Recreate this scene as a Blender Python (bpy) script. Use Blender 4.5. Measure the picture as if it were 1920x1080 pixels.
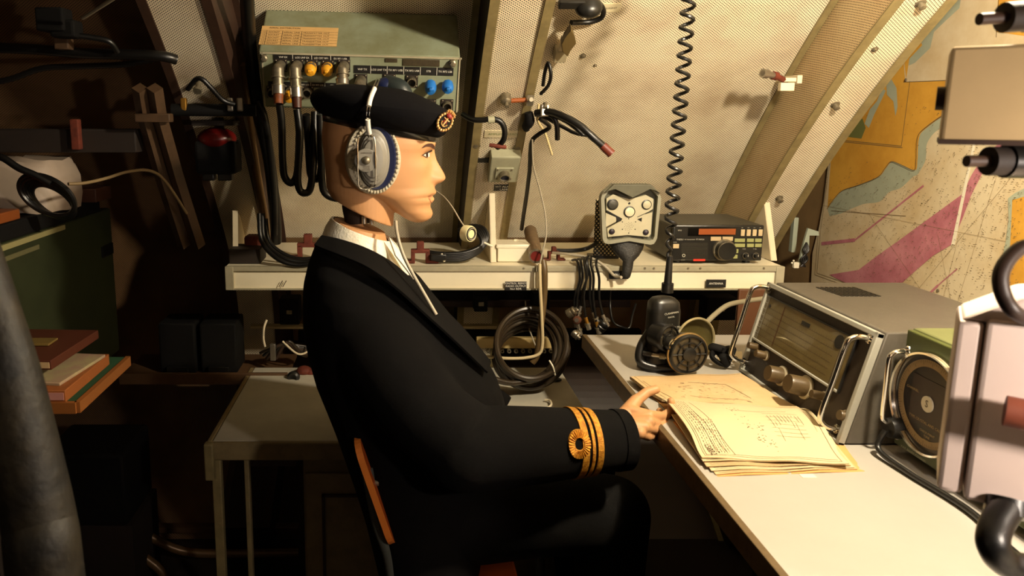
import bpy, bmesh, math, random
from mathutils import Matrix, Vector
random.seed(7)
for _o in list(bpy.data.objects): bpy.data.objects.remove(_o)
SC = bpy.context.scene
COL = SC.collection
# ------------------------------------------------------------------ camera
CAMZ, PITCH, FPX, PPX, PPY = 1.30, math.radians(10.0), 1400.0, 750.0, 457.0
cam = bpy.data.cameras.new('camera'); cam_o = bpy.data.objects.new('camera', cam); COL.objects.link(cam_o)
cam.sensor_width = 36; cam.lens = FPX/1920*36
cam.shift_x = (960-PPX)/1920; cam.shift_y = (PPY-540)/1920
cam.clip_start = .02
cam_o.location = (0, 0, CAMZ); cam_o.rotation_euler = (math.pi/2-PITCH, 0, 0)
cam.dof.use_dof = True; cam.dof.focus_distance = 1.75; cam.dof.aperture_fstop = 9.0
SC.camera = cam_o
# ------------------------------------------------------------------ view, world, light
SC.view_settings.view_transform = 'Standard'; SC.view_settings.look = 'None'
SC.view_settings.gamma = 1; SC.view_settings.use_curve_mapping = False
SC.view_settings.exposure = 0.0
wd = bpy.data.worlds.new('world'); SC.world = wd; wd.use_nodes = True
wd.node_tree.nodes['Background'].inputs[0].default_value = (1, .7, .4, 1)
wd.node_tree.nodes['Background'].inputs[1].default_value = .008
def point_light(name, loc, power, col, r):
    l = bpy.data.lights.new(name, 'POINT'); l.energy = power; l.color = col; l.shadow_soft_size = r
    o = bpy.data.objects.new(name, l); o.location = loc; COL.objects.link(o); return o
LAMP = (.82, .84, 1.67)
point_light('lamp_bulb_light', LAMP, 78, (1, .86, .64), .035)
BOX_FILL = (.68, .20, 1.24)
point_light('box_fill_light', BOX_FILL, 18, (1, .86, .74), .03)  # unseen fill, added to brighten the boxes in the right foreground
point_light('aisle_fill_light', (-.62, .22, 1.12), .6, (1, .74, .45), .04)  # unseen fill, added low in the aisle to lift the dim cabinet front

# ------------------------------------------------------------------ camera geometry used for measuring the photo
CP, SP = math.cos(PITCH), math.sin(PITCH)
CAMP = Vector((0, 0, CAMZ))
def ray(px, py):
    xc, yc = (px-PPX)/FPX, -(py-PPY)/FPX
    return Vector((xc, CP+yc*SP, -SP+yc*CP))
def W(px, py, Y): d = ray(px, py); return CAMP + d*(Y/d.y)
def WZ(px, py, z): d = ray(px, py); return CAMP + d*((z-CAMZ)/d.z)
def WX(px, py, X): d = ray(px, py); return CAMP + d*(X/d.x)
def WP(px, py, F):
    """pixel -> local coordinates on the z=0 plane of frame F"""
    n = F.col[2].to_3d(); o = F.col[3].to_3d(); d = ray(px, py)
    t = (o-CAMP).dot(n)/d.dot(n)
    return F.inverted() @ (CAMP+d*t)
def FR(o, x, y):
    x = Vector(x).normalized(); y = Vector(y); z = x.cross(y).normalized(); y = z.cross(x)
    return Matrix(((x.x, y.x, z.x, o[0]), (x.y, y.y, z.y, o[1]), (x.z, y.z, z.z, o[2]), (0, 0, 0, 1)))
def V(*a): return Vector(a)

# ------------------------------------------------------------------ materials
def lin(c):
    return tuple((x/12.92 if x <= .04045 else ((x+.055)/1.055)**2.4) for x in [v/255 for v in c])
MATS = {}
def mat(name, rgb, rough=.6, metal=0.0, noise=.0, nscale=40, rgb2=None, bump=0.0, emit=None, coat=0, spec=None):
    if name in MATS: return MATS[name]
    m = bpy.data.materials.new(name); m.use_nodes = True; nt = m.node_tree; b = nt.nodes['Principled BSDF']
    c = lin(rgb)
    b.inputs['Roughness'].default_value = rough; b.inputs['Metallic'].default_value = metal
    b.inputs['Base Color'].default_value = (*c, 1)
    if spec is not None: b.inputs['Specular IOR Level'].default_value = spec
    if coat: b.inputs['Coat Weight'].default_value = coat
    if noise or rgb2 or bump:
        tc = nt.nodes.new('ShaderNodeTexCoord')
        n = nt.nodes.new('ShaderNodeTexNoise'); n.inputs['Scale'].default_value = nscale; n.inputs['Detail'].default_value = 6
        n.inputs['Roughness'].default_value = .65
        nt.links.new(tc.outputs['Object'], n.inputs['Vector'])
        r = nt.nodes.new('ShaderNodeValToRGB')
        c2 = lin(rgb2) if rgb2 else tuple(v*(1-noise) for v in c)
        r.color_ramp.elements[0].position = .38; r.color_ramp.elements[1].position = .62
        r.color_ramp.elements[0].color = (*c2, 1); r.color_ramp.elements[1].color = (*c, 1)
        nt.links.new(n.outputs['Fac'], r.inputs['Fac']); nt.links.new(r.outputs['Color'], b.inputs['Base Color'])
        if bump:
            n2 = nt.nodes.new('ShaderNodeTexNoise'); n2.inputs['Scale'].default_value = nscale*4; n2.inputs['Detail'].default_value = 4
            nt.links.new(tc.outputs['Object'], n2.inputs['Vector'])
            bp = nt.nodes.new('ShaderNodeBump'); bp.inputs['Strength'].default_value = bump; bp.inputs['Distance'].default_value = .004
            nt.links.new(n2.outputs['Fac'], bp.inputs['Height']); nt.links.new(bp.outputs['Normal'], b.inputs['Normal'])
    if emit:
        b.inputs['Emission Color'].default_value = (*lin(emit[0]), 1); b.inputs['Emission Strength'].default_value = emit[1]
    MATS[name] = m; return m
def perf(name, rgb, hole, a=.0086, b=.0033, r=.00145, rough=.5, stain=(150, 110, 70)):
    """painted sheet with staggered round holes; uv in metres"""
    m = bpy.data.materials.new(name); m.use_nodes = True; nt = m.node_tree; N = nt.nodes; L = nt.links
    bs = N['Principled BSDF']; bs.inputs['Roughness'].default_value = rough
    uv = N.new('ShaderNodeUVMap'); sp = N.new('ShaderNodeSeparateXYZ'); L.new(uv.outputs[0], sp.inputs[0])
    def M(op, x, y=None):
        n = N.new('ShaderNodeMath'); n.operation = op
        for i, q in enumerate((x, y)):
            if q is None: continue
            if isinstance(q, (int, float)): n.inputs[i].default_value = q
            else: L.new(q, n.inputs[i])
        return n.outputs[0]
    vv = M('DIVIDE', sp.outputs[1], b); row = M('FLOOR', vv)
    par = M('MULTIPLY', M('MODULO', M('ADD', row, 10000), 2), .5)
    uu = M('ADD', M('ADD', M('DIVIDE', sp.outputs[0], a), par), 1000)
    dx = M('MULTIPLY', M('SUBTRACT', M('FRACT', uu), .5), a)
    dy = M('MULTIPLY', M('SUBTRACT', M('FRACT', M('ADD', vv, 10000)), .5), b)
    dist = M('SQRT', M('ADD', M('MULTIPLY', dx, dx), M('MULTIPLY', dy, dy)))
    fac = M('LESS_THAN', dist, r)
    n = N.new('ShaderNodeTexNoise'); n.inputs['Scale'].default_value = 5; n.inputs['Detail'].default_value = 8
    n.inputs['Roughness'].default_value = .6
    L.new(uv.outputs[0], n.inputs['Vector'])
    rp = N.new('ShaderNodeValToRGB'); rp.color_ramp.elements[0].position = .28; rp.color_ramp.elements[1].position = .56
    c = lin(rgb); s = lin(stain)
    rp.color_ramp.elements[0].color = (*[c[i]*.55+s[i]*.45 for i in range(3)], 1); rp.color_ramp.elements[1].color = (*c, 1)
    L.new(n.outputs['Fac'], rp.inputs['Fac'])
    mx = N.new('ShaderNodeMix'); mx.data_type = 'RGBA'
    L.new(fac, mx.inputs['Factor']); L.new(rp.outputs['Color'], mx.inputs['A']); mx.inputs['B'].default_value = (*lin(hole), 1)
    L.new(mx.outputs['Result'], bs.inputs['Base Color'])
    MATS[name] = m; return m

# ------------------------------------------------------------------ objects
MW = {}
def props(o, label=None, cat=None, group=None, kind=None):
    if label: o['label'] = label
    if cat: o['category'] = cat
    if group: o['group'] = group
    if kind: o['kind'] = kind
def thing(name, label, cat, loc=(0, 0, 0), group=None, M=None, kind=None):
    o = bpy.data.objects.new(name, None); COL.objects.link(o); o.empty_display_size = .02
    Mx = M if M is not None else Matrix.Translation(Vector(loc))
    o.matrix_world = Mx; MW[o.name] = Mx.copy()
    props(o, label, cat, group, kind); return o
def catmull(pts, n=8, closed=False):
    P = [Vector(p) for p in pts]; out = []
    m = len(P)
    if m < 3 and not closed: return P
    rng = range(m if closed else m-1)
    for i in rng:
        if closed: p0, p1, p2, p3 = P[(i-1) % m], P[i], P[(i+1) % m], P[(i+2) % m]
        else: p0, p1, p2, p3 = P[max(i-1, 0)], P[i], P[i+1], P[min(i+2, m-1)]
        for k in range(n):
            t = k/n
            out.append(.5*((2*p1)+(-p0+p2)*t+(2*p0-5*p1+4*p2-p3)*t*t+(-p0+3*p1-3*p2+p3)*t**3))
    if not closed: out.append(P[-1])
    return out
_txt = {}
def text_geo(s, size, align):
    k = (s, size, align)
    if k not in _txt:
        c = bpy.data.curves.new('t', 'FONT'); c.body = s; c.size = size; c.align_x = align; c.align_y = 'CENTER'; c.resolution_u = 2
        o = bpy.data.objects.new('t', c); me = bpy.data.meshes.new_from_object(o)
        _txt[k] = ([v.co.copy() for v in me.vertices], [list(p.vertices) for p in me.polygons])
        bpy.data.objects.remove(o); bpy.data.curves.remove(c); bpy.data.meshes.remove(me)
    return _txt[k]
class MB:
    def __init__(s, M=None):
        s.bm = bmesh.new(); s.mats = []; s.M = M if M is not None else Matrix.Identity(4); s.uv = s.bm.loops.layers.uv.new('UVMap')
    def mi(s, m):
        if m not in s.mats: s.mats.append(m)
        return s.mats.index(m)
    def add(s, vs, fs, m, smooth=False, M=None, uvs=None):
        T = s.M @ M if M is not None else s.M
        bv = [s.bm.verts.new(T @ Vector(v)) for v in vs]; i = s.mi(m); out = []
        for k, f in enumerate(fs):
            try: bf = s.bm.faces.new([bv[j] for j in f])
            except ValueError: continue
            bf.material_index = i; bf.smooth = smooth; out.append(bf)
            if uvs:
                for l, j in zip(bf.loops, f): l[s.uv].uv = uvs[j]
        return bv, out
    def box(s, c, size, m, M=None, bev=0, seg=2):
        c = Vector(c); h = Vector(size)/2
        vs = [c+Vector((h.x*i, h.y*j, h.z*k)) for i in (-1, 1) for j in (-1, 1) for k in (-1, 1)]
        fs = [(0, 1, 3, 2), (4, 6, 7, 5), (0, 4, 5, 1), (2, 3, 7, 6), (0, 2, 6, 4), (1, 5, 7, 3)]
        bv, bf = s.add(vs, fs, m, M=M)
        if bev:
            es = set(e for f in bf for e in f.edges)
            r = bmesh.ops.bevel(s.bm, geom=list(es), offset=min(bev, min(size)*.45), segments=seg, affect='EDGES', profile=.5)
            for f in r['faces']: f.material_index = s.mi(m); f.smooth = True
        return s
    def prism(s, poly, z0, z1, m, M=None, bev=0, msides=None):
        n = len(poly)
        a = sum(poly[i][0]*poly[(i+1) % n][1]-poly[(i+1) % n][0]*poly[i][1] for i in range(n))
        if a < 0: poly = poly[::-1]
        if z0 > z1: z0, z1 = z1, z0
        vs = [(p[0], p[1], z0) for p in poly]+[(p[0], p[1], z1) for p in poly]
        bv, bf = s.add(vs, [tuple(range(n-1, -1, -1)), tuple(range(n, 2*n))], m, M=M)
        T = s.mi(msides or m)
        for i in range(n):
            f = s.bm.faces.new([bv[i], bv[(i+1) % n], bv[n+(i+1) % n], bv[n+i]]); f.material_index = T; bf.append(f)
        if bev:
            es = set(e for f in bf for e in f.edges)
            r = bmesh.ops.bevel(s.bm, geom=list(es), offset=bev, segments=2, affect='EDGES', profile=.5)
            for f in r['faces']: f.smooth = True
        return s
    def loft(s, rings, m, closed=True, caps=True, smooth=True, loop=False, M=None):
        n = len(rings[0]); vs = [p for r in rings for p in r]; fs = []
        R = len(rings)
        for i in range(R if loop else R-1):
            i2 = (i+1) % R
            for j in range(n if closed else n-1):
                j2 = (j+1) % n; fs.append((i*n+j, i*n+j2, i2*n+j2, i2*n+j))
        bv, bf = s.add(vs, fs, m, smooth, M=M)
        if caps and closed and not loop:
            for q in (list(reversed(bv[:n])), bv[-n:]):
                try: f = s.bm.faces.new(q); f.material_index = s.mi(m)
                except ValueError: pass
        return s
    def tube(s, pts, r, m, seg=10, closed=False, caps=True, flat=1.0, M=None):
        P = [Vector(p) for p in pts]; n = len(P); rings = []; up = None
        for i, p in enumerate(P):
            if closed: t = (P[(i+1) % n]-P[i-1])
            else: t = P[min(i+1, n-1)]-P[max(i-1, 0)]
            t.normalize()
            if up is None:
                a = Vector((0, 0, 1)) if abs(t.z) < .9 else Vector((1, 0, 0))
                up = (a-t*a.dot(t)).normalized()
            else: up = (up-t*up.dot(t)).normalized()
            w = t.cross(up); rr = r[i*(len(r)-1)//max(n-1, 1)] if isinstance(r, (list, tuple)) else r
            if isinstance(r, (list, tuple)):
                q = i/max(n-1, 1)*(len(r)-1); k = min(int(q), len(r)-2); rr = r[k]+(r[k+1]-r[k])*(q-k)
            rings.append([p+(up*math.cos(a)+w*math.sin(a)*flat)*rr for a in [2*math.pi*k/seg for k in range(seg)]])
        s.loft(rings, m, caps=caps, loop=closed, M=M); return s
    def cyl(s, p0, p1, r0, m, r1=None, seg=20, M=None):
        p0, p1 = Vector(p0), Vector(p1); r1 = r0 if r1 is None else r1
        t = (p1-p0).normalized(); a = Vector((0, 0, 1)) if abs(t.z) < .9 else Vector((1, 0, 0))
        u = (a-t*a.dot(t)).normalized(); w = t.cross(u)
        A = [2*math.pi*k/seg for k in range(seg)]
        rg = [[p+(u*math.cos(x)+w*math.sin(x))*r for x in A] for p, r in ((p0, r0), (p1, r1))]
        bv0 = len(s.bm.faces)
        s.loft(rg, m, M=M)
        return s
    def lathe(s, prof, m, M=None, seg=32, p0=None, axis=None, caps=True):
        if p0 is not None:
            t = Vector(axis).normalized(); a = Vector((0, 0, 1)) if abs(t.z) < .9 else Vector((1, 0, 0))
            u = (a-t*a.dot(t)).normalized(); M2 = FR(p0, u, t.cross(u)); M = M2 if M is None else M @ M2
        A = [2*math.pi*k/seg for k in range(seg)]
        s.loft([[(r*math.cos(x), r*math.sin(x), h) for x in A] for r, h in prof], m, M=M, caps=caps); return s
    def sph(s, c, r, m, seg=20, M=None, rings=12):
        r = Vector(r) if not isinstance(r, (int, float)) else Vector((r, r, r)); c = Vector(c)
        rg = []
        for i in range(rings+1):
            ph = math.pi*(i+.02)/(rings+.04)
            rg.append([c+Vector((r.x*math.sin(ph)*math.cos(a), r.y*math.sin(ph)*math.sin(a), r.z*math.cos(ph))) for a in [-2*math.pi*k/seg for k in range(seg)]])
        s.loft(rg, m, M=M); return s
    def text(s, t, size, m, M, align='CENTER'):
        v, f = text_geo(t, size, align); s.add(v, f, m, M=M); return s
    def quad(s, pts, m, uvs=None, M=None):
        s.add(pts, [tuple(range(len(pts)))], m, uvs=uvs, M=M); return s
    def line2(s, a, b, w, m, M, z=0):
        a, b = Vector((a[0], a[1])), Vector((b[0], b[1])); d = (b-a)
        if d.length < 1e-9: return s
        n = Vector((-d.y, d.x)).normalized()*w/2
        s.add([(a.x-n.x, a.y-n.y, z), (b.x-n.x, b.y-n.y, z), (b.x+n.x, b.y+n.y, z), (a.x+n.x, a.y+n.y, z)], [(0, 1, 2, 3)], m, M=M); return s
    def build(s, name, parent=None, label=None, cat=None, group=None, kind=None, auto=None, loc=None):
        me = bpy.data.meshes.new(name)
        bmesh.ops.recalc_face_normals(s.bm, faces=s.bm.faces[:])
        for e in s.bm.edges:
            if len(e.link_faces) == 2 and e.calc_face_angle(0) > .75: e.smooth = False
        if parent is not None:
            T = MW[parent.name]; s.bm.transform(T.inverted())
        else:
            vs = [v.co for v in s.bm.verts]
            lo = Vector([min(v[i] for v in vs) for i in range(3)]); hi = Vector([max(v[i] for v in vs) for i in range(3)])
            T = Matrix.Translation(((lo.x+hi.x)/2, (lo.y+hi.y)/2, lo.z)); s.bm.transform(T.inverted())
        s.bm.to_mesh(me); s.bm.free()
        for m in s.mats: me.materials.append(m)
        o = bpy.data.objects.new(name, me); COL.objects.link(o)
        if parent is not None:
            o.parent = parent; MW[o.name] = MW[parent.name].copy()
        else: o.matrix_world = T; MW[o.name] = T.copy()
        props(o, label, cat, group, kind)
        return o
def copy_thing(root, M, label=None):
    r = root.copy(); COL.objects.link(r); r.matrix_world = M; MW[r.name] = M.copy()
    if label: r['label'] = label
    for ch in list(root.children):
        c = ch.copy(); COL.objects.link(c); c.parent = r
        for g in ch.children:
            d = g.copy(); COL.objects.link(d); d.parent = c
    return r
def remesh(o, vox, sm=4, fac=.5):
    md = o.modifiers.new('fuse', 'REMESH'); md.mode = 'VOXEL'; md.voxel_size = vox; md.use_smooth_shade = True
    if sm: s = o.modifiers.new('soften', 'SMOOTH'); s.iterations = sm; s.factor = fac
    return o
def cable(name, pts, r, m, label=None, cat='cable', group=None, parent=None, n=10, seg=10):
    b = MB(); b.tube(catmull(pts, n), r, m, seg=seg)
    return b.build(name, parent, label, cat if label else None, group)

# ------------------------------------------------------------------ palette
CREAM = (240, 227, 196)
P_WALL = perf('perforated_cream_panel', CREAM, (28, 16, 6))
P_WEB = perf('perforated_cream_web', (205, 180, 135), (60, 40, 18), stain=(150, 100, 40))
P_SHADE = perf('perforated_panel_shaded', (140, 106, 72), (14, 8, 4), stain=(50, 32, 18))  # lining of the left bay, its shade put into the colour
P_DEEP_SHADE = perf('perforated_panel_deep_shade', (54, 37, 22), (10, 6, 3), stain=(34, 22, 12))  # darkest lining tone: shade low on the hull painted in
P_SHELF_SHADE = perf('perforated_panel_shelf_shade', (150, 118, 80), (20, 12, 6), stain=(90, 60, 34))  # lining under the shelf, the shelf's shadow painted into the colour
cream = mat('cream_paint', (232, 216, 182), .45, noise=.12, nscale=9)
shelf_m = mat('cream_enamel', (244, 234, 204), .4, noise=.05, nscale=6)
olive = mat('olive_drab_trim', (142, 126, 84), .5, noise=.25, nscale=30)
trimgrey = mat('pale_grey_trim', (172, 164, 138), .4, noise=.15, nscale=20)
black = mat('black_rubber', (14, 13, 12), .38)
blackm = mat('black_matt', (10, 9, 8), .8, spec=.2)
blackp = mat('black_plastic', (22, 21, 19), .35)
steel = mat('brushed_steel', (185, 178, 165), .32, .9)
chrome = mat('chrome', (225, 222, 215), .12, 1)
rust = mat('rusty_red_steel', (112, 46, 26), .75, noise=.4, nscale=60)
brown = mat('dark_brown_paint', (62, 40, 26), .6, noise=.3, nscale=20)
dkbrown = mat('very_dark_brown', (34, 23, 15), .7, noise=.3, nscale=12)
white = mat('white_paint', (240, 234, 218), .45)
wht = mat('white_lettering', (235, 230, 215), .6)
ink = mat('dark_ink', (70, 55, 35), .8)
lab = mat('black_label', (18, 16, 15), .5)
greyw = mat('grey_wire', (170, 160, 138), .5)
brass = mat('brass', (190, 140, 60), .35, .8)
dnickel = mat('dull_nickel', (150, 140, 118), .42, .7, noise=.35, nscale=90)
boxgreen = mat('grey_green_hammertone', (138, 146, 122), .5, noise=.12, nscale=9, rgb2=(120, 122, 92))
# ================================================================== hull, ribs, walls
HULL = catmull([(0, 2.10, -.03), (0, 2.36, .15), (0, 2.49, .38), (0, 2.47, .66), (0, 2.385, .90), (0, 2.23, 1.11), (0, 2.01, 1.35), (0, 1.73, 1.60), (0, 1.38, 1.84), (0, .92, 2.02), (0, .35, 2.12), (0, -.3, 2.15), (0, -.75, 2.15)], 12)
def offs(c, d):
    out = []
    for i, p in enumerate(c):
        t = (c[min(i+1, len(c)-1)]-c[max(i-1, 0)]).normalized(); n = Vector((0, -t.z, t.y))
        if n.dot(Vector((0, .6-p.y, .8-p.z))) < 0: n = -n
        out.append(p+n*d)
    return out
def arcl(c):
    s = [0]
    for i in range(1, len(c)): s.append(s[-1]+(c[i]-c[i-1]).length)
    return s
def hullrun(mb, cin, cout, x0, x1, m_in, m_side, m_out=None, i0=0, i1=None):
    s = arcl(cin); n = len(cin); i1 = i1 or n-1; m_out = m_out or m_side
    for i in range(i0, i1):
        a, b, c, d = cin[i], cin[i+1], cout[i], cout[i+1]
        w = (cout[i]-cin[i]).length
        q = lambda p, x: (x, p.y, p.z)
        mb.add([q(a, x0), q(a, x1), q(b, x1), q(b, x0)], [(0, 1, 2, 3)], m_in, uvs=[(x0, s[i]), (x1, s[i]), (x1, s[i+1]), (x0, s[i+1])])
        mb.add([q(c, x0), q(d, x0), q(d, x1), q(c, x1)], [(0, 1, 2, 3)], m_out)
        for x, fl in ((x0, 0), (x1, 1)):
            f = (0, 1, 2, 3) if not fl else (3, 2, 1, 0)
            mb.add([q(a, x), q(b, x), q(d, x), q(c, x)], [f], m_side, uvs=[(x, s[i]), (x, s[i+1]), (x+w, s[i+1]), (x+w, s[i])])
    for i in (i0, i1):
        a, c = cin[i], cout[i]
        mb.add([(x0, a.y, a.z), (x1, a.y, a.z), (x1, c.y, c.z), (x0, c.y, c.z)], [(0, 1, 2, 3)], m_side)
def on_hull(px, py, off):
    """point where the pixel's line of sight meets the hull lining offset inwards by off"""
    c = offs(HULL, off); d = ray(px, py); best = None
    for i in range(len(c)-1):
        a, b = c[i], c[i+1]
        # solve CAM + t d  in the YZ plane
        e = b-a; det = d.y*(-e.z)+e.y*d.z
        if abs(det) < 1e-9: continue
        ry, rz = a.y, a.z-CAMZ
        t = (ry*(-e.z)+e.y*rz)/det; u = (d.y*rz-d.z*ry)/det
        if t > 0 and -1e-6 <= u <= 1+1e-6 and (best is None or t < best[0]):
            n = Vector((0, -e.z, e.y)).normalized()
            if n.dot(Vector((0, .6-a.y, .8-a.z))) < 0: n = -n
            best = (t, n)
    P = CAMP+d*best[0]; return P, best[1]
def hull_frame(px, py, off, spin=0):
    P, n = on_hull(px, py, off)
    y = Vector((0, n.z, -n.y)); y = y if y.z > 0 else -y
    x = y.cross(n); F = FR(P, x, y)
    return F @ Matrix.Rotation(spin, 4, 'Z')
DEP = .15
INN = offs(HULL, DEP); OUT = offs(HULL, -.03)
XR = 1.30
ILO2 = max(i for i, p in enumerate(HULL) if p.z < .54)
ILOW = max(i for i, p in enumerate(HULL) if p.z < .90)
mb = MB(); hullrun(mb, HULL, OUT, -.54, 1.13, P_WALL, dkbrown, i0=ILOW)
m2 = MB(); hullrun(m2, HULL, OUT, -.54, 1.13, P_SHELF_SHADE, dkbrown, i0=ILO2, i1=ILOW); hullrun(m2, HULL, OUT, -.54, 1.13, P_DEEP_SHADE, dkbrown, i1=ILO2); m2.build('wall_back_lower', kind='structure')
m2 = MB(); hullrun(m2, HULL, OUT, -2.3, -.5401, P_SHADE, dkbrown); m2.build('wall_back_left', kind='structure')
mb.build('wall_back', kind='structure')
mb = MB(); hullrun(mb, offs(HULL, -.13), offs(HULL, -.16), 1.131, XR-.006, brown, dkbrown)
mb.build('wall_back_recess', kind='structure')
mb = MB(); mb.box((-.5, .9, -.04), (3.8, 3.9, .06), dkbrown); mb.build('floor', kind='structure')
mb = MB(); mb.box((XR+.03, .95, 1.0), (.05, 3.9, 2.3), mat('bulkhead_tan', (150, 120, 78), .6, noise=.2, nscale=8)); mb.build('wall_right', kind='structure')
mb = MB(); mb.box((-2.3, .95, 1.0), (.05, 3.9, 2.3), dkbrown); mb.build('wall_left', kind='structure')
mb = MB(); mb.box((-.5, -.78, 1.0), (3.8, .05, 2.2), dkbrown); mb.build('wall_front', kind='structure')
def rib(n, x0, x1, mface, mweb, mtrim, holes=()):
    mb = MB(); i1 = len(HULL)-1
    hullrun(mb, INN, HULL, x0, x1, mface, mweb, m_out=mweb, i0=ILO2); hullrun(mb, INN, HULL, x0, x1, P_DEEP_SHADE, dkbrown, m_out=mweb, i1=ILO2)  # rib foot takes the darkest tone, with shade painted in
    o = mb.build('trim_%d' % n, kind='structure')
    for x, w in ((x0, .017), (x1-.017, .017)):
        m2 = MB(); hullrun(m2, offs(HULL, DEP+.004), offs(HULL, DEP+.0005), x-.002, x+w+.002, mtrim, mtrim)
        m2.build('edge_angle', o)
        m2 = MB(); xx = x-.016 if x == x0 else x+w+.0005
        hullrun(m2, offs(HULL, .006), offs(HULL, .0005), xx-.0005, xx+.0155, mtrim, mtrim)
        m2.build('base_angle', o)
    return o
rib(1, -.535, -.385, P_WALL, brown, brown)
rib(2, .185, .315, P_WALL, dkbrown, olive)  # dark brown webs carry painted shadow on the rib's side
rib(3, 1.005, 1.13, P_WALL, P_WEB, olive)
rib(4, -1.60, -1.45, P_WALL, brown, brown)

# ================================================================== counter with cabinet, desk, shelf
cgrey = mat('worktop_grey', (196, 190, 172), .45, noise=.1, nscale=12)
cabm = mat('cabinet_olive_brown', (140, 122, 84), .5, noise=.25, nscale=25, bump=.1)
t = thing('side_counter', 'pale grey worktop on an olive steel cabinet behind the seated figure', 'counter', (0, 1.85, 0))
CZ = .557
mb = MB(); mb.box((.02, 1.86, CZ-.009), (.90, .50, .018), cgrey, bev=.003); mb.build('worktop', t)
mb = MB(); mb.box((.02, 1.604, CZ-.022), (.90, .012, .044), cabm, bev=.004); mb.box((-.437, 1.86, CZ-.02), (.012, .5, .04), cabm, bev=.003)
mb.box((-.436, 1.60, CZ-.045), (.022, .02, .09), olive, bev=.004); mb.build('edge_band', t)
for x, w, m in ((-.425, .022, olive), (-.355, .012, cabm)):
    mb = MB(); mb.box((x, 1.62, .262), (w, .02, .52), m, bev=.003); mb.build('post', t)
mb = MB(); mb.box((.08, 1.66, .25), (.62, .02, .49), cabm, bev=.004)
mb.box((.08, 1.84, .25), (.62, .32, .49), cabm); mb.build('cabinet_body', t, kind=None)
mb = MB(); mb.box((-.10, 1.645, .235), (.25, .012, .45), cabm, bev=.004)
for (x0, x1, z0, z1) in ((-.185, -.179, .05, .41), (-.02, -.014, .05, .41), (-.185, -.014, .404, .41), (-.185, -.014, .05, .056)):
    mb.box(((x0+x1)/2, 1.636, (z0+z1)/2), (x1-x0, .008, z1-z0), brown)
d = mb.build('door', t)
mb = MB(); mb.tube(catmull([(-.03, 1.636, .30), (-.03, 1.61, .29), (-.03, 1.61, .24), (-.03, 1.636, .23)], 6), .004, chrome); mb.build('handle', d)
mb = MB(); mb.box((-.30, 1.64, .50), (.12, .03, .03), brown, bev=.003); mb.build('rail', t)

DESKZ = .745
desk_m = mat('desk_laminate', (174, 168, 157), .42, noise=.04, nscale=8)
t = thing('desk', 'long cream laminate desk top with a dark metal edge in front of the figure', 'desk', (.87, .9, 0))
mb = MB(); mb.box((.872, .83, DESKZ-.011), (.80, 1.98, .022), desk_m); mb.build('desk_top', t)
mb = MB(); mb.box((.466, .83, DESKZ-.016), (.012, 1.98, .036), mat('desk_edge_metal', (112, 92, 62), .45, .3, noise=.3, nscale=50), bev=.002); mb.build('edge_trim', t)
mb = MB(); mb.box((.95, 1.0, .36), (.03, 1.6, .72), dkbrown); mb.build('support_panel', t)

SY, SZ = 1.945, W(1000, 499, 1.945).z
sx0, sx1 = W(424, 520, SY).x, W(1467, 520, SY).x
zb = W(1000, 543, SY).z
t = thing('equipment_shelf', 'long cream metal shelf with a deep front lip carrying the transceiver and cables', 'shelf', ((sx0+sx1)/2, SY, zb))
mb = MB(); mb.box(((sx0+sx1)/2, SY+.19, SZ-.006), (sx1-sx0, .36, .010), shelf_m); mb.build('shelf_board', t)
mb = MB(); zf = W(1000, 508, SY).z
mb.box(((sx0+sx1)/2, SY+.006, (zb+SZ)/2), (sx1-sx0-.02, .010, SZ-zb-.002), shelf_m)
lip = mb.build('front_lip', t)
mb = MB()
mb.box(((sx0+sx1)/2, SY-.001, (zf+SZ)/2), (sx1-sx0, .010, SZ-zf+.001), trimgrey, bev=.0015)
for x in (sx0+.010, sx1-.010): mb.box((x, SY-.002, (zb+SZ)/2), (.022, .012, SZ-zb), trimgrey, bev=.0015)
mb.box(((sx0+sx1)/2, SY, zb+.002), (sx1-sx0, .012, .004), trimgrey)
for px in (982, 1209, 1226, 1290, 1313, 1432):
    p = W(px, 503, SY-.006); mb.cyl((p.x, p.y+.001, p.z), (p.x, p.y-.0015, p.z), .003, dnickel, seg=10)
mb.build('lip_trim', t)
SF = FR((0, SY-.007, 0), (1, 0, 0), (0, 0, 1))     # frame of the shelf front, x right, y up, z to the room
def plate(px0, py0, px1, py1, F, m, parent, name, texts=(), th=.002, tm=None, label=None):
    a, b = WP(px0, py0, F), WP(px1, py1, F); b_ = MB()
    x0, x1 = sorted((a.x, b.x)); y0, y1 = sorted((a.y, b.y))
    b_.box(((x0+x1)/2, (y0+y1)/2, th/2), (x1-x0, y1-y0, th), m, M=F)
    for (s, fx, fy, sz) in texts:
        b_.text(s, sz*(y1-y0), tm or wht, F @ Matrix.Translation((x0+(x1-x0)*fx, y1-(y1-y0)*fy, th+.0004)))
    return b_.build(name, parent, label)
plate(947, 528, 987, 544, SF, lab, t, 'text_plate', [('CONTROL REMOTE', .5, .2, .32), ('RADIO OUTPUT', .5, .52, .32), ('No1 RDR', .5, .84, .32)], label='black engraved plate')
plate(1324, 524, 1360, 539, SF, lab, t, 'text_plate', [('ANTENNA', .5, .5, .36)], label='small black name plate')
plate(1142, 508, 1178, 523, SF, lab, t, 'text_plate', [('PH', .4, .5, .5)], label='black plate under the rubber funnel')
b = MB()
for dx in (0, 7):
    a, c = WP(527+dx, 525, SF), WP(533+dx, 540, SF)
    b.line2((a.x, a.y-.0), (c.x-.014, c.y+.02), .002, ink, SF, .0005)
mk = b
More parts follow.
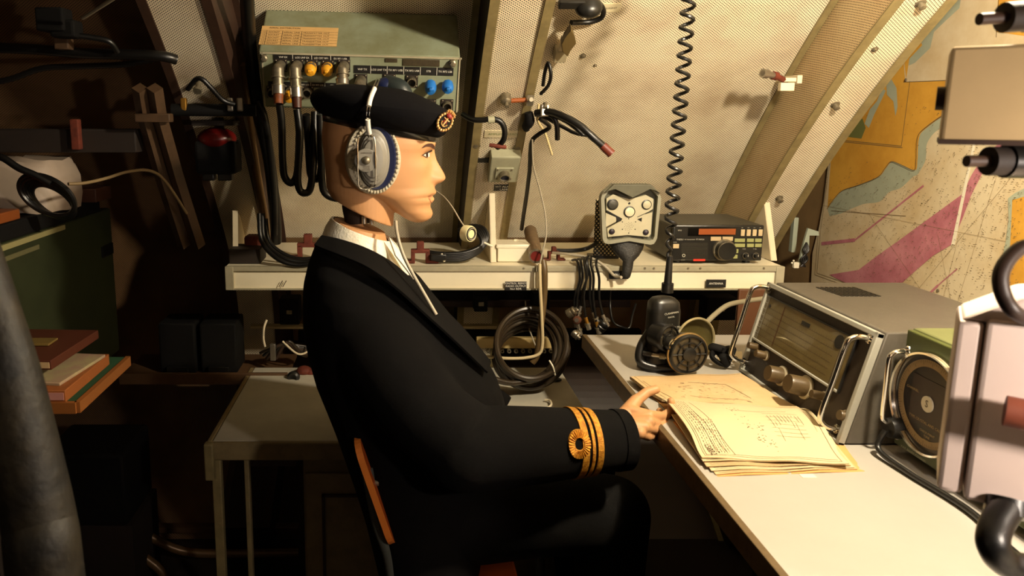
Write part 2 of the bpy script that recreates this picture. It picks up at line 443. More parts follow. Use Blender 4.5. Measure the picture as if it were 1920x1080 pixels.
a0, a1 = WP(523, 538, SF), WP(530, 526, SF); mk = MB(); mk.line2(a0, a1, .0022, ink, SF, .0012); a0, a1 = WP(530, 538, SF), WP(537, 526, SF); mk.line2(a0, a1, .0022, ink, SF, .0012); mk.build('pen_mark', t)
b.bm.free()
# gusset brackets standing on the shelf
def gusset(px_front, py_front, px_top, py_top, w=.014):
    f = WZ(px_front, py_front, SZ); x = f.x; b = MB()
    top = WX(px_top, py_top, x)
    top = Vector((x, min(max(top.y, f.y+.02), 2.25), top.z))
    yb = SY+.36
    poly = [(f.y, SZ), (top.y, top.z), (top.y+.03, top.z), (yb, SZ+.02), (yb, SZ)]
    b.prism(poly, -.0015, .0015, cream, M=FR((x, 0, 0), (0, 1, 0), (0, 0, 1)))
    d = Vector((0, top.y-f.y, top.z-SZ)); L = d.length; d.normalize()
    F = FR((x, f.y, SZ), (1, 0, 0), d)
    b.box((w/2, L/2, 0), (w, L, .003), cream, M=F)
    b.build('gusset', t)
gusset(1447, 489, 1432, 368); gusset(921, 492, 918, 352)
gusset(437, 489, 428, 400)
# ================================================================== the seated figure in uniform
HY = 1.42
skin = mat('mannequin_skin', (192, 141, 94), .55)
cloth = mat('black_wool', (9, 8, 7), .95, spec=.12, bump=.25, nscale=300, rgb2=(6, 5, 5))
shirt_m = mat('white_shirt', (244, 238, 220), .6, bump=.3, nscale=60, rgb2=(236, 226, 200))
def interp(tab, x, k):
    tab = tab
    if x <= tab[0][0]: return tab[0][k]
    for a, b in zip(tab, tab[1:]):
        if x <= b[0]:
            t = (x-a[0])/(b[0]-a[0]); return a[k]+(b[k]-a[k])*t
    return tab[-1][k]
def sstep(a, b, x):
    t = min(max((x-a)/(b-a), 0), 1); return t*t*(3-2*t)
hips = W(800, 1010, HY)
person = thing('person', 'seated figure in black jacket and beret with gold cuff lace, one hand on the papers', 'person', (hips.x, HY, 0))
# ---- head: horizontal slices, py -> front (without nose), back, half width, nose protrusion
HT = [  # py, front, back, halfwidth
 (172, 712, 700, .004), (176, 745, 668, .030), (185, 776, 640, .050), (200, 799, 619, .066), (222, 811, 607, .074), (245, 815, 604, .077),
 (260, 815.5, 604, .078), (268, 816, 605, .078), (276, 814, 606, .0775), (284, 810, 607, .0765), (292, 808, 608, .0755), (302, 807, 609, .0745), (315, 808, 610, .0725),
 (330, 810, 611, .0705), (340, 812, 612, .0685), (348, 814, 614, .0665), (354, 816, 630, .065), (359, 817, 652, .063), (363, 815, 672, .0615), (366.5, 810.5, 684, .060),
 (370, 812.5, 694, .058), (375.5, 812.5, 705, .055), (381, 807.5, 715, .052), (388, 806.5, 726, .048), (395, 809, 737, .044), (401, 809.5, 748, .039), (407, 807.5, 757, .034), (411.5, 803, 765, .028), (414.5, 796, 773, .019), (416, 788, 779, .010)]
NOSE = [(266, 0), (272, .5), (282, 4), (290, 8), (298, 11), (306, 14.5), (316, 19.5), (325, 23.5), (331, 25), (335, 24.5), (339, 20), (342.5, 13.5), (345.5, 5), (349, .5), (352, 0)]
NW = [(266, .010), (282, .0075), (300, .0085), (318, .0115), (330, .0165), (338, .0175), (346, .013), (352, .010)]
def head_pt(py, th):
    """th: 0 = front, positive towards the camera (-Y)"""
    f, bk, w = interp(HT, py, 1), interp(HT, py, 2), interp(HT, py, 3)
    xm = bk+(f-bk)*.46
    c, s = math.cos(th), math.sin(th)
    # faces are squarer in front
    ex = 2.25 if c > 0 else 2.1
    r = (abs(c)**ex+abs(s)**ex)**(-1/ex)
    a = (f-xm) if c > 0 else (xm-bk)
    x = xm+a*r*c; y = -w*r*s
    if c > 0:
        ay = abs(y)
        # lower face narrows towards the mouth
        k = sstep(300, 380, py)*(1-sstep(400, 416, py))
        x -= k*5*sstep(.022, .05, ay)
        # cheekbone, eye socket, brow
        x += 3.5*math.exp(-((py-312)/13)**2-((ay-.047)/.016)**2)
        x -= 8.5*math.exp(-((py-290)/9.5)**2-((ay-.030)/.0135)**2)
        x += 2.5*math.exp(-((py-269)/6)**2-((ay-.028)/.020)**2)
        x -= 2*math.exp(-((py-330)/14)**2-((ay-.030)/.010)**2)
        nw = interp(NW, py, 1); n = interp(NOSE, py, 1)
        x += n*math.exp(-(ay/nw)**2.6)
        x += 4.5*math.exp(-((py-334)/6.5)**2-((ay-.0150)/.0050)**2)      # nostril wing
        x -= 3.4*math.exp(-((py-337)/8)**2-((ay-.0225)/.0030)**2)
        # lips and their corner
        x -= 3.0*math.exp(-((py-367)/5)**2-((ay-.0265)/.006)**2)
        lipw = math.exp(-(ay/.020)**4)
        x += (1.7*math.exp(-((py-361)/3.2)**2)+1.6*math.exp(-((py-373)/3.6)**2))*lipw-1.6*math.exp(-((py-366.8)/1.5)**2)*math.exp(-(ay/.026)**4)
        x += 2*math.exp(-((py-400)/10)**2-(ay/.018)**2)
    p = W(x, py, HY); return Vector((p.x, HY+y, p.z))
mb = MB(); rings = []
PYS = []
q = 416.0
while q > 172: PYS.append(q); q -= 1.55 if 255 < q < 400 else 3.0
PYS.append(172)
NT = 144
for py in PYS: rings.append([head_pt(py, 2*math.pi*k/NT) for k in range(NT)])
mb.loft(rings, skin)
# neck stub under the skull, cut on a slant; neck below it, standing in the collar
def slant_ring(l, r, hw, n=48, Y=HY):
    a, b = W(*l, Y), W(*r, Y); c = (a+b)/2
    return [c+(b-a)/2*math.cos(t)+Vector((0, -hw*math.sin(t), 0)) for t in [2*math.pi*k/n for k in range(n)]]
mb.loft([slant_ring((619, 366), (737, 424), .058), slant_ring((612, 350), (739, 400), .060), slant_ring((611, 335), (742, 370), .061), slant_ring((615, 305), (745, 330), .058)], skin)
mb.loft([slant_ring((605, 470), (760, 520), .064), slant_ring((618, 440), (732, 480), .062), slant_ring((627, 409), (722, 437), .056)], skin)
mb.cyl(W(672, 425, HY), W(668, 380, HY), .010, skin)
JOINT = (W(672, 417, HY), W(670, 384, HY))
# ---- hands (right one at the papers, left one on the thigh) grown from capsules in the same mesh
def hand(mb, pts, m):
    for a, b, ra, rb in pts:
        a, b = Vector(a), Vector(b)
        mb.sph(a, ra, m, seg=14, rings=8); mb.sph(b, rb, m, seg=14, rings=8); mb.cyl(a, b, ra, m, r1=rb, seg=14)
H = lambda px, py, Y: W(px, py, Y)
wr = H(1150, 808, 1.262)
idx, mid, rin, lit = H(1217, 779, 1.270), H(1216, 791, 1.252), H(1208, 801, 1.238), H(1199, 812, 1.228)
tcm, tmc, tip_, tt = H(1178, 780, 1.285), H(1192, 752, 1.305), H(1212, 736, 1.315), H(1230, 730, 1.318)
R = []
for c in (idx, mid, rin, lit):
    R.append((wr+(c-wr)*.02+Vector((0, 0, 0)), c, .0185, .0108))
R += [(wr, H(1120, 814, 1.262), .022, .025), (H(1158, 796, 1.268), tmc, .017, .0118), (tcm, idx, .0135, .0105), (H(1165, 818, 1.245), lit, .015, .0105), (H(1180, 770, 1.285), idx, .0115, .0100),
      (wr+(mid-wr)*.5, mid, .018, .012), (H(1172, 800, 1.24), rin, .016, .0105)]
R += [(tmc, tip_, .0105, .0092), (tip_, tt, .0092, .0080)]
i1, i2, i3 = H(1243, 781, 1.296), H(1261, 770, 1.312), H(1258, 752, 1.314)
R += [(idx, i1, .0100, .0090), (i1, i2, .0088, .0082), (i2, i3, .0080, .0070)]
m1, m2, m3 = H(1237, 797, 1.285), H(1240, 784, 1.325), H(1237, 771, 1.333)
R += [(mid, m1, .0100, .0090), (m1, m2, .0088, .0080), (m2, m3, .0078, .0068)]
r1, r2, r3 = H(1232, 806, 1.262), H(1250, 796, 1.285), H(1243, 790, 1.310)
R += [(rin, r1, .0095, .0086), (r1, r2, .0082, .0074), (r2, r3, .0074, .0066)]
l1, l2, l3 = H(1215, 819, 1.245), H(1228, 817, 1.268), H(1224, 808, 1.288)
R += [(lit, l1, .0085, .0076), (l1, l2, .0072, .0066), (l2, l3, .0066, .0058)]
hm = mb; hand(hm, R, skin)
# left hand resting on the far thigh
lw = Vector((.235, 1.60, .615)); LH = []
ax = Vector((.86, -.12, -.10)).normalized(); sd = Vector((.12, .86, 0)).normalized(); dn = Vector((0, 0, -1))
for k, (o, L) in enumerate(((-.030, .078), (-.010, .086), (.010, .080), (.029, .064))):
    kn = lw+ax*.085+sd*o; LH.append((lw+sd*o*.5, kn, .017, .011))
    a = kn+ax*L*.45+dn*.004; b = a+ax*L*.3+dn*.010; c = b+ax*L*.2+dn*.012
    LH += [(kn, a, .0098, .0088), (a, b, .0088, .008), (b, c, .008, .007)]
th0 = lw+ax*.02-sd*.02; LH += [(th0, th0+ax*.045-sd*.032, .014, .0105), (th0+ax*.045-sd*.032, th0+ax*.085-sd*.036, .0105, .008), (lw-ax*.10+Vector((0, 0, .02)), lw, .025, .021)]
hand(hm, LH, skin)
el0 = W(868, 842, 1.205); sh0 = W(690, 600, 1.30); lel0 = Vector((.075, 1.66, .70)); lsh0 = Vector((sh0.x, 1.55, sh0.z))
core = [(W(672, 475, HY), W(690, 560, HY), .045, .06), (W(690, 560, HY), Vector((.05, HY, .56)), .08, .09), (W(690, 560, HY), sh0, .05, .04), (sh0, el0, .04, .034), (el0, H(1120, 814, 1.262), .034, .025),
        (W(690, 560, HY), lsh0, .05, .04), (lsh0, lel0, .04, .034), (lel0, lw-ax*.10+Vector((0, 0, .02)), .034, .024)]
hand(hm, core, skin)
hob = hm.build('body_tmp'); remesh(hob, .0019, 2, .4)
dg = bpy.context.evaluated_depsgraph_get(); dg.update()
hme = bpy.data.meshes.new_from_object(hob.evaluated_get(dg)); hme.name = 'body'
hme.transform(MW[person.name].inverted() @ MW[hob.name])
for p in hme.polygons: p.use_smooth = True
body = bpy.data.objects.new('body', hme); COL.objects.link(body); body.parent = person; MW[body.name] = MW[person.name].copy()
bpy.data.objects.remove(hob)
# ---- painted eye, brow, lips (children of the body: their own look)
def head_find(py, px):
    """surface angle whose projection is px, on the camera side"""
    best = None
    for k in range(0, 200):
        th = math.pi/2*k/199*1.25
        p = head_pt(py, th); n = p-CAMP; xc = n.x; f = n.y*CP-n.z*SP
        sx = PPX+FPX*xc/f; up = n.y*SP+n.z*CP
        e = abs(sx-px)
        if best is None or e < best[0]: best = (e, th)
    return best[1]
def patch(mb, pts, m, off=.0006):
    """closed polygon given in (px, py) laid on the face, both sides mirrored"""
    for sgn in (1, -1):
        out = []
        for (px, py) in pts:
            # correct py for nearer camera side
            th = head_find(py, px); p = head_pt(py, th); d = (p-Vector((W(720, py, HY).x, HY, p.z))).normalized()
            p = p+d*off; out.append(Vector((p.x, HY+(p.y-HY)*sgn, p.z)))
        mb.add(out, [tuple(range(len(out)))], m)
SIDE = [1]
def strip(mb, top, bot, m, off=.0007, n=6):
    off += .0006
    top = catmull([(a, b, 0) for a, b in top], n); bot = catmull([(a, b, 0) for a, b in bot], n)
    for sgn in SIDE:
        A = []
        for src in (top, bot):
            row = []
            for q in src:
                p = head_pt(q.y, head_find(q.y, q.x)); d = (p-Vector((W(720, q.y, HY).x, HY, p.z))).normalized(); p = p+d*off
                row.append(Vector((p.x, HY+(p.y-HY)*sgn, p.z)))
            A.append(row)
        k = len(A[0]); mb.add(A[0]+A[1], [(i, i+1, k+i+1, k+i) for i in range(k-1)], m, True)
for sg_ in (1, -1):
    SIDE[0] = sg_
    m = MB(); strip(m, [(791, 274), (798, 268.5), (806, 267), (811, 269), (814.5, 275)], [(791, 275.5), (798, 273), (806, 273.5), (811, 276.5), (813.5, 281)], mat('brow_brown', (70, 40, 24), .8)); m.build('eyebrow', body, 'dark brown painted eyebrows')
    m = MB()
    strip(m, [(793, 288.5), (797, 287), (801, 285.5), (804, 285)], [(793, 289.2), (797, 291.6), (801, 293.2), (804, 292.8)], mat('eye_white', (238, 230, 215), .25))
    strip(m, [(797.5, 286.5), (799, 286), (801, 285.6)], [(797.5, 291.6), (799, 292.6), (801, 293.2)], mat('iris_brown', (48, 30, 20), .2), off=.0011)
    m.build('eye', body, 'painted white eyes with dark irises')
    m = MB(); strip(m, [(790, 288), (795, 285.2), (802, 282.3), (808.5, 279)], [(790, 289.3), (795, 287.4), (802, 285.4), (808.5, 283)], mat('lash_dark', (34, 17, 12), .7), off=.0014)
    strip(m, [(791.5, 289.2), (796, 291.9), (800, 293.8)], [(791.5, 290.0), (796, 292.9), (800, 295.2)], mat('lash_dark', (34, 17, 12), .7), off=.0012); m.build('eyelashes', body, 'dark eyelash line')
SIDE[:] = [1, -1]
m = MB(); strip(m, [(802, 366), (807, 362), (813, 359.5)], [(802, 366.6), (807, 367), (811, 367)], mat('lip_tone', (196, 128, 92), .4), off=.0004)
strip(m, [(803, 367), (807, 367.2), (811, 367.2)], [(804, 369), (808, 376), (812, 379)], mat('lip_tone', (196, 128, 92), .4), off=.0004); m.build('lips', body, 'slightly darker lips')

m = MB(); m.cyl(JOINT[0], JOINT[1], .026, dkbrown, r1=.030); m.cyl(JOINT[0]+V(.012, -.03, .002), JOINT[0]+V(.012, -.03, .016), .005, steel, seg=10); m.cyl(JOINT[0]+V(.026, -.026, .0), JOINT[0]+V(.026, -.026, .014), .004, steel, seg=10); m.build('neck_joint', body, 'dark joint in the gap between head and neck')
# ---- jacket
def ring_at(l, r, hw, Y=HY, n=40, ex=2.3):
    a, b = W(*l, Y), W(*r, Y); c = (a+b)/2; h = (b-a)/2; out = []
    for k in range(n):
        t = 2*math.pi*k/n; cs, sn = math.cos(t), math.sin(t); q = (abs(cs)**ex+abs(sn)**ex)**(-1/ex)
        out.append(c+h*q*cs+Vector((0, -hw*q*sn, 0)))
    return out
TORSO = [((606, 441), (735, 500), .062), ((600, 447), (752, 506), .078), ((590, 462), (770, 512), .125), ((580, 490), (792, 530), .165), ((572, 525), (815, 560), .188), ((570, 565), (840, 590), .200),
         ((572, 610), (872, 630), .200), ((582, 660), (905, 670), .195), ((594, 705), (930, 705), .190), ((612, 750), (944, 745), .185), ((630, 795), (948, 785), .182), ((648, 845), (930, 830), .182),
         ((668, 900), (915, 880), .186), ((686, 955), (905, 950), .190), ((700, 1010), (900, 1010), .195), ((712, 1060), (895, 1060), .19)]
mb = MB(); mb.loft([ring_at(*r) for r in TORSO], cloth)
sh, el, cu = W(678, 600, 1.295), W(868, 842, 1.205), W(1172, 824, 1.258)
def limb(mb, P, Rr, m, seg=28, flat=1.0, n=8):
    c = catmull(P, n); mb.tube(c, Rr, m, seg=seg, flat=flat); mb.sph(c[0], Rr[0], m); 
limb(mb, [sh+V(-.01, .03, .01), sh+(el-sh)*.35+V(-.01, 0, 0), sh+(el-sh)*.7+V(-.012, 0, -.005), el+V(-.0, 0, .012)], [.075, .083, .078, .074, .074], cloth)
mb.sph(el, .073, cloth); 
fd = (cu-el).normalized()
mb.tube([el, el+(cu-el)*.25, el+(cu-el)*.5, el+(cu-el)*.75, cu], [.073, .0705, .065, .0575, .0515], cloth, seg=36)
lsh, lel, lcu = V(sh.x, 1.555, sh.z), V(.075, 1.66, .70), lw-ax*.005+V(0, 0, .006)
limb(mb, [lsh, (lsh+lel)/2, lel], [.075, .075, .068], cloth); mb.sph(lel, .068, cloth); mb.tube([lel, (lel+lcu)/2, lcu], [.067, .058, .048], cloth, seg=24)
jk = mb.build('jacket', person, 'black woollen double row uniform jacket'.replace(' double row', ''))
remesh(jk, .0055, 5)
# cuff opening
def fring(t, r, n=48, c0=None):
    c = el+(cu-el)*t; ax_ = fd; u = (Vector((0, 0, 1))-ax_*ax_.z).normalized(); w = ax_.cross(u)
    return [c+(u*math.cos(a)+w*math.sin(a))*r for a in [2*math.pi*k/n for k in range(n)]]
def fr(t):
    tab = [(0, .073), (.25, .0705), (.5, .065), (.75, .0575), (1.0, .0515)]; return interp(tab, t, 1)
m = MB(); m.loft([fring(.93, fr(.93)+.0015), fring(1.003, fr(1)+.0022), fring(1.008, fr(1)+.0005), fring(1.006, .030)], cloth, caps=False); m.build('cuff', jk)
# gold lace
gold = mat('gold_lace', (222, 160, 52), .42, .45, noise=.35, nscale=160, rgb2=(165, 100, 26), bump=.5)
def tof(px): # forearm parameter whose near side is seen at px
    best = None
    for k in range(400):
        t = k/399; c = el+(cu-el)*t+Vector((0, -fr(t), 0)); n = c-CAMP; sx = PPX+FPX*n.x/(n.y*CP-n.z*SP)
        if best is None or abs(sx-px) < best[0]: best = (abs(sx-px), t)
    return best[1]
m = MB()
for a, b in ((1081, 1094.5), (1099, 1106), (1110, 1122)):
    t0, t1 = tof(a), tof(b); e = .0022
    m.loft([fring(t0, fr(t0)+e*.4), fring(t0+.002, fr(t0)+e), fring((t0+t1)/2, fr((t0+t1)/2)+e*1.2), fring(t1-.002, fr(t1)+e), fring(t1, fr(t1)+e*.4)], gold, caps=False)
m.build('gold_lace', jk, 'three gold lace rings round the cuff')
m = MB(); tc_ = tof(1074.5); cc = el+(cu-el)*tc_; ce = cc+V(0, 0, 0)
up = (Vector((0, 0, 1))-fd*fd.z).normalized(); wv = fd.cross(up)
if wv.y > 0: wv = -wv
cpz = W(1075, 833, cc.y-.06); zc = (cpz-cc).dot(up)
rg = []; NN = 56
for k in range(NN):
    a = 2*math.pi*k/NN; rw = .0014 if k % 2 else 0
    row = []
    for rr, e in ((.0085, .0012), (.0092, .0030+rw), (.0150, .0034+rw*1.5), (.0205, .0030+rw), (.0212, .0010)):
        dx, dz = rr*math.cos(a)*1.0, rr*math.sin(a)*1.18; t_ = tc_+dx/(cu-el).length; R_ = fr(t_)+e; ang = (dz+zc)/R_
        row.append(el+(cu-el)*t_+up*math.sin(ang)*R_+wv*math.cos(ang)*R_)
    rg.append(row)
m.loft(rg, gold, closed=False, caps=False, loop=True); m.build('gold_curl', jk, 'round gold curl above the cuff lace')
# lapel and collar of the jacket (far side of the opening) and shirt collar
m = MB()
def ribbon(mb, A, B, m, th=.004, n=8):
    A = catmull(A, n); B = catmull(B, n); k = len(A)
    up_ = []
    for i in range(k):
        t = (A[min(i+1, k-1)]-A[max(i-1, 0)]); nn = (B[i]-A[i]).cross(t).normalized(); up_.append(nn*th)
    rows = [[A[i], B[i], B[i]+up_[i], A[i]+up_[i]] for i in range(k)]
    mb.loft(rows, m)
ribbon(m, [W(604, 444, 1.375), W(640, 452, 1.345), W(690, 470, 1.335), W(738, 498, 1.350), W(790, 545, 1.36), W(860, 610, 1.36), W(918, 680, 1.36)],
       [W(590, 462, 1.345), W(635, 480, 1.300), W(690, 505, 1.270), W(745, 545, 1.255), W(795, 590, 1.262), W(850, 640, 1.275), W(912, 700, 1.32)], cloth)
m.build('lapel', jk)
m = MB()
def collar_ring(l, r, hw, op): # open at the front
    a, b = W(*l, HY), W(*r, HY); c = (a+b)/2; h = (b-a)/2
    return [c+h*math.cos(t)+Vector((0, -hw*math.sin(t), 0)) for t in [op+(2*math.pi-2*op)*k/40 for k in range(41)]]
c0, c1, c2, c3, c4 = collar_ring((625, 408), (729, 452), .0575, .10), collar_ring((621, 407), (735, 450), .062, .10), collar_ring((610, 424), (752, 474), .071, .14), collar_ring((603, 443), (772, 512), .078, .16), collar_ring((608, 447), (762, 520), .068, .16)
m.loft([c0, c1, c2, c3, c4], shirt_m, closed=False, caps=False)
ribbon(m, [W(728, 446, 1.372), W(752, 478, 1.37), W(778, 520, 1.375)], [W(740, 480, 1.35), W(756, 500, 1.355), W(774, 524, 1.372)], shirt_m, th=.003)
ribbon(m, [W(732, 448, 1.45), W(748, 470, 1.46), W(764, 498, 1.46)], [W(728, 462, 1.41), W(748, 494, 1.41), W(776, 522, 1.40)], shirt_m, th=.003)
m.build('shirt_collar', person, 'white shirt collar standing above the jacket')
# ---- trousers and shoes
trs = mat('dark_trousers', (13, 12, 10), .9, spec=.12, bump=.2, nscale=200, rgb2=(9, 8, 7))
mb = MB()
for yy, hp in ((1.315, 1.35), (1.545, 1.51)):
    hip = V(.06, hp, .52); knee = V(.405, yy, .545); ank = V(.43, yy, .10)
    mb.tube(catmull([hip, (hip+knee)/2+V(0, 0, .008), knee], 6), [.10, .094, .082, .072], trs, seg=24); mb.sph(knee, .072, trs)
    mb.tube(catmull([knee, (knee+ank)/2+V(-.01, 0, 0), ank], 6), [.072, .066, .055, .055], trs, seg=24)
mb.sph((.06, 1.43, .52), (.12, .17, .10), trs)
tr = mb.build('trousers', person, 'very dark trousers'); remesh(tr, .007, 5)
for yy in (1.315, 1.545):
    mb = MB(); mb.sph((.47, yy, .035), (.13, .046, .035), blackp); mb.sph((.42, yy, .07), (.055, .04, .055), blackp); o = mb.build('shoe', person); remesh(o, .005, 3)
# ---- beret with leather band and badge
wool = mat('beret_wool', (8, 7, 9), .95, spec=.12, bump=.3, nscale=350, rgb2=(6, 5, 7))
mb = MB()
def bring(l, r, hw, ex=2.0, n=48):
    return ring_at(l, r, hw, n=n, ex=ex)
mb.loft([bring((607, 215), (818, 262), .0835), bring((598, 214), (832, 256), .094), bring((584, 197), (850, 234), .115), bring((580, 184), (852, 216), .120), bring((584, 172), (828, 199), .112),
         bring((600, 163), (790, 180), .095), bring((630, 158), (760, 167), .060), bring((670, 158), (710, 162), .015)], wool)
o = mb.build('beret', person, 'black wool beret pulled low over the brow'); 
sd_ = o.modifiers.new('s', 'SUBSURF'); sd_.levels = 1; sd_.render_levels = 1
mb = MB(); mb.loft([bring((607, 228), (819.5, 267), .0800), bring((605, 226), (822, 265), .0825), bring((604, 215), (822, 258), .085), bring((608, 212), (818, 255), .080)], mat('black_leather', (26, 23, 20), .25, coat=.5), caps=False)
mb.build('leather_band', o, 'shiny black leather rim')
bf0 = W(843, 216, 1.352); bf1 = W(823, 243, 1.338)
m = MB(); ax_b = (bf0-bf1).normalized(); F = FR((bf0+bf1)/2, Vector((.93, .36, .0)).cross(ax_b).cross(ax_b)*-1 if False else (Vector((.93, .36, 0))-ax_b*Vector((.93, .36, 0)).dot(ax_b)), ax_b)
bg = mat('badge_gold', (214, 150, 84), .3, .9, noise=.5, nscale=260, rgb2=(250, 225, 170)); brd = mat('badge_red', (120, 30, 24), .4)
L = (bf0-bf1).length/2
m.lathe([(.001, .0), (.011, .001), (.0125, .002), (.011, .003), (.001, .0035)], blackm, M=F @ Matrix.Diagonal((1, L/.0125, 1, 1)), seg=24)
for k in range(18):
    a = 2*math.pi*k/18; m.sph((.0125*math.cos(a), L*.98*math.sin(a), .003), (.0028, .0036, .0022), bg, M=F, seg=8, rings=6)
m.cyl((0, -L*.6, .004), (0, L*.6, .004), .0016, bg, M=F, seg=8); m.cyl((-.006, L*.3, .004), (.006, L*.3, .004), .0014, bg, M=F, seg=8)
m.tube(catmull([(-.006, -L*.15, .0045), (-.004, -L*.45, .0045), (0, -L*.58, .0045), (.004, -L*.45, .0045), (.006, -L*.15, .0045)], 5), .0014, bg, M=F, seg=6)
m.sph((0, 0, .003), (.004, .005, .002), brd, M=F, seg=10, rings=6)
m.sph((0, L*.75, .005), (.007, .005, .003), brd, M=F, seg=10, rings=6)
for k in range(5): m.sph((-.008+.004*k, L*1.02+.0035*math.sin(math.pi*(k)/4), .005), .0026, bg, M=F, seg=8, rings=6)
m.tube([(-.007, L*1.05, .004), (-.008, L*1.25, .004), (0, L*1.38, .004), (.008, L*1.25, .004), (.007, L*1.05, .004)], .0018, bg, M=F, seg=6)
m.build('cap_badge', o, 'gold badge with a crown over a wreath')

# ================================================================== headset
hs = thing('headset', 'grey headset with a white knitted cover and steel headband worn over the beret', 'headset', W(700, 300, 1.33))
ec = W(700, 296, 1.352)          # ear side centre
vh, vv = (W(752, 296, 1.352)-ec).length, (W(700, 364, 1.352)-ec).length
E = FR(ec, (1, .10, 0), (0, 0, 1))    # x right, y up, z towards the camera
kn = mat('white_knit', (238, 230, 208), .85, bump=.8, nscale=400, rgb2=(205, 190, 155))
def ell(rx, ry, z, cx=0, cy=0, n=40): return [(cx+rx*math.cos(2*math.pi*k/n), cy+ry*math.sin(2*math.pi*k/n), z) for k in range(n)]
mb = MB(E); rg = [ell(vh*.8, vv*.85, -.012), ell(vh*.98, vv*.97, -.010), ell(vh*1.03, vv*1.01, 0), ell(vh*.96, vv*.97, .010), ell(vh*.80, vv*.90, .0145, .003), ell(vh*.66, vv*.82, .012, .005)]
mb.loft(rg, kn, caps=False)
nb = 46
for k in range(nb):
    a = 2*math.pi*k/nb; mb.sph((.0035+vh*.81*math.cos(a), vv*.925*math.sin(a), .0135), (.0030, .0036, .0026), kn, seg=7, rings=5)
mb.build('knitted_cover', hs, 'white crocheted ear pad cover')
navy = mat('navy_cushion', (13, 22, 58), .5)
mb = MB(E); mb.loft([ell(vh*.71, vv*.9, .004, .006), ell(vh*.70, vv*.885, .012, .006), ell(vh*.65, vv*.84, .018, .005), ell(vh*.45, vv*.72, .0155, .001)], navy, caps=False); mb.build('ear_cushion', hs, 'dark blue cushion ring')
gpl = mat('grey_shell', (126, 122, 112), .45, noise=.1, nscale=20)
mb = MB(E)
sh_prof = [(.56, .80, .012, 0), (.56, .79, .0195, 0), (.51, .73, .0215, 0), (.50, .70, .025, -.001), (.44, .62, .0262, -.001), (.43, .60, .029, -.002), (.37, .52, .0302, -.002), (.36, .50, .033, -.003), (.28, .38, .0345, -.004), (.05, .05, .035, -.005)]
mb.loft([ell(vh*a, vv*b, z, cx+.000) for a, b, z, cx in sh_prof], gpl); mb.build('ear_shell', hs, 'stepped grey plastic ear shell')
mb = MB(E); cx, cy = -.015, -.002
mb.loft([ell(.0205, .0205, .036, cx, cy), ell(.0205, .0205, .0385, cx, cy), ell(.0190, .0190, .0392, cx, cy)], gpl)
mb.lathe([(.0075, 0), (.0072, .003), (.005, .0055), (.001, .0065)], dnickel, M=Matrix.Translation((cx, cy, .039)))
for k, (s_, yy) in enumerate((('AMPLIVOX', .0125), ('BANTAM', -.0105), ('MADE IN', -.0135), ('ENGLAND', -.0165))):
    mb.text(s_, .0042 if k == 0 else .003, ink, Matrix.Translation((cx, cy+yy, .0395)))
mb.build('cap_disc', hs, 'round grey cap with small lettering')
mb = MB(E); z = .037
wp = catmull([(cx-.014, .034, z), (cx-.008, .0405, z), (cx+.008, .0405, z), (cx+.015, .034, z), (cx+.016, 0, z+.004), (cx+.016, -.042, z-.002), (cx+.010, -.050, z-.006), (cx-.006, -.052, z-.008), (cx-.014, -.044, z-.004), (cx-.015, 0, z+.004)], 6, closed=True)
mb.tube(wp, .0012, chrome, seg=8, closed=True); mb.build('wire_frame', hs, 'bent steel wire frame')
mb = MB()
bt = [W(694, 257, 1.315), W(690, 235, 1.300), W(690, 212, 1.290), W(694, 186, 1.300), W(703, 164, 1.325), W(708, 152, 1.37), W(709, 148, 1.42), W(708, 152, 1.47), W(703, 168, 1.52), W(696, 200, 1.545), W(694, 240, 1.535), W(698, 285, 1.52)]
c = catmull(bt, 8)
for o_ in (-.0024, .0024): mb.tube([p+V(o_, 0, 0) for p in c], .0013, chrome, seg=8)
mb.build('headband', hs, 'polished steel wire headband')
mb = MB(); mb.tube(c[3:13], [.0044, .0044], white, seg=10); mb.tube(c[20:32], [.0044, .0044], white, seg=10); mb.build('band_sleeve', hs, 'white plastic sleeves on the headband')
mb = MB(FR(W(700, 296, 1.49), (1, 0, 0), (0, 0, 1))); mb.loft([ell(vh*.3, vv*.3, -.036), ell(vh*.7, vv*.7, -.02), ell(vh*.9, vv*.9, 0), ell(vh*.8, vv*.8, .012)], gpl); mb.build('far_ear_shell', hs)
mbm = MB(); bm_pts = [W(770, 352, 1.345), W(800, 358, 1.335), W(826, 362, 1.335), W(845, 382, 1.34), W(864, 415, 1.345), W(872, 424, 1.35)]
mbm.tube(catmull([W(742, 345, 1.345)]+bm_pts[2:], 8) if False else catmull([W(742, 348, 1.55), W(800, 352, 1.53), W(826, 364, 1.50), W(845, 384, 1.46), W(864, 415, 1.42), W(872, 426, 1.405)], 8), .0013, greyw, seg=8)
mbm.build('microphone_arm', hs, 'thin curved microphone arm')
F = FR(W(878, 438, 1.40), (.75, .65, -.1), (0, 0, 1)); F = F @ Matrix.Rotation(.2, 4, 'Z')
mb = MB(F); mb.lathe([(.010, -.010), (.0155, -.008), (.0160, .004), (.0145, .008)], mat('mic_cream', (205, 196, 150), .45)); mb.lathe([(.0150, .006), (.0125, .0095), (.010, .0085), (.006, .0075), (.001, .0075)], blackp); mb.lathe([(.0118, .0098), (.0112, .0104), (.0104, .0096)], greyw, caps=False)
mb.build('microphone', hs, 'round cream microphone capsule')
mb = MB(); mb.tube(catmull([W(742, 415, 1.352), W(745, 440, 1.33), W(755, 475, 1.315), W(772, 510, 1.305), W(792, 545, 1.30), W(818, 590, 1.29)], 8), .0032, greyw); mb.build('headset_lead', hs, 'grey lead running down the lapel')

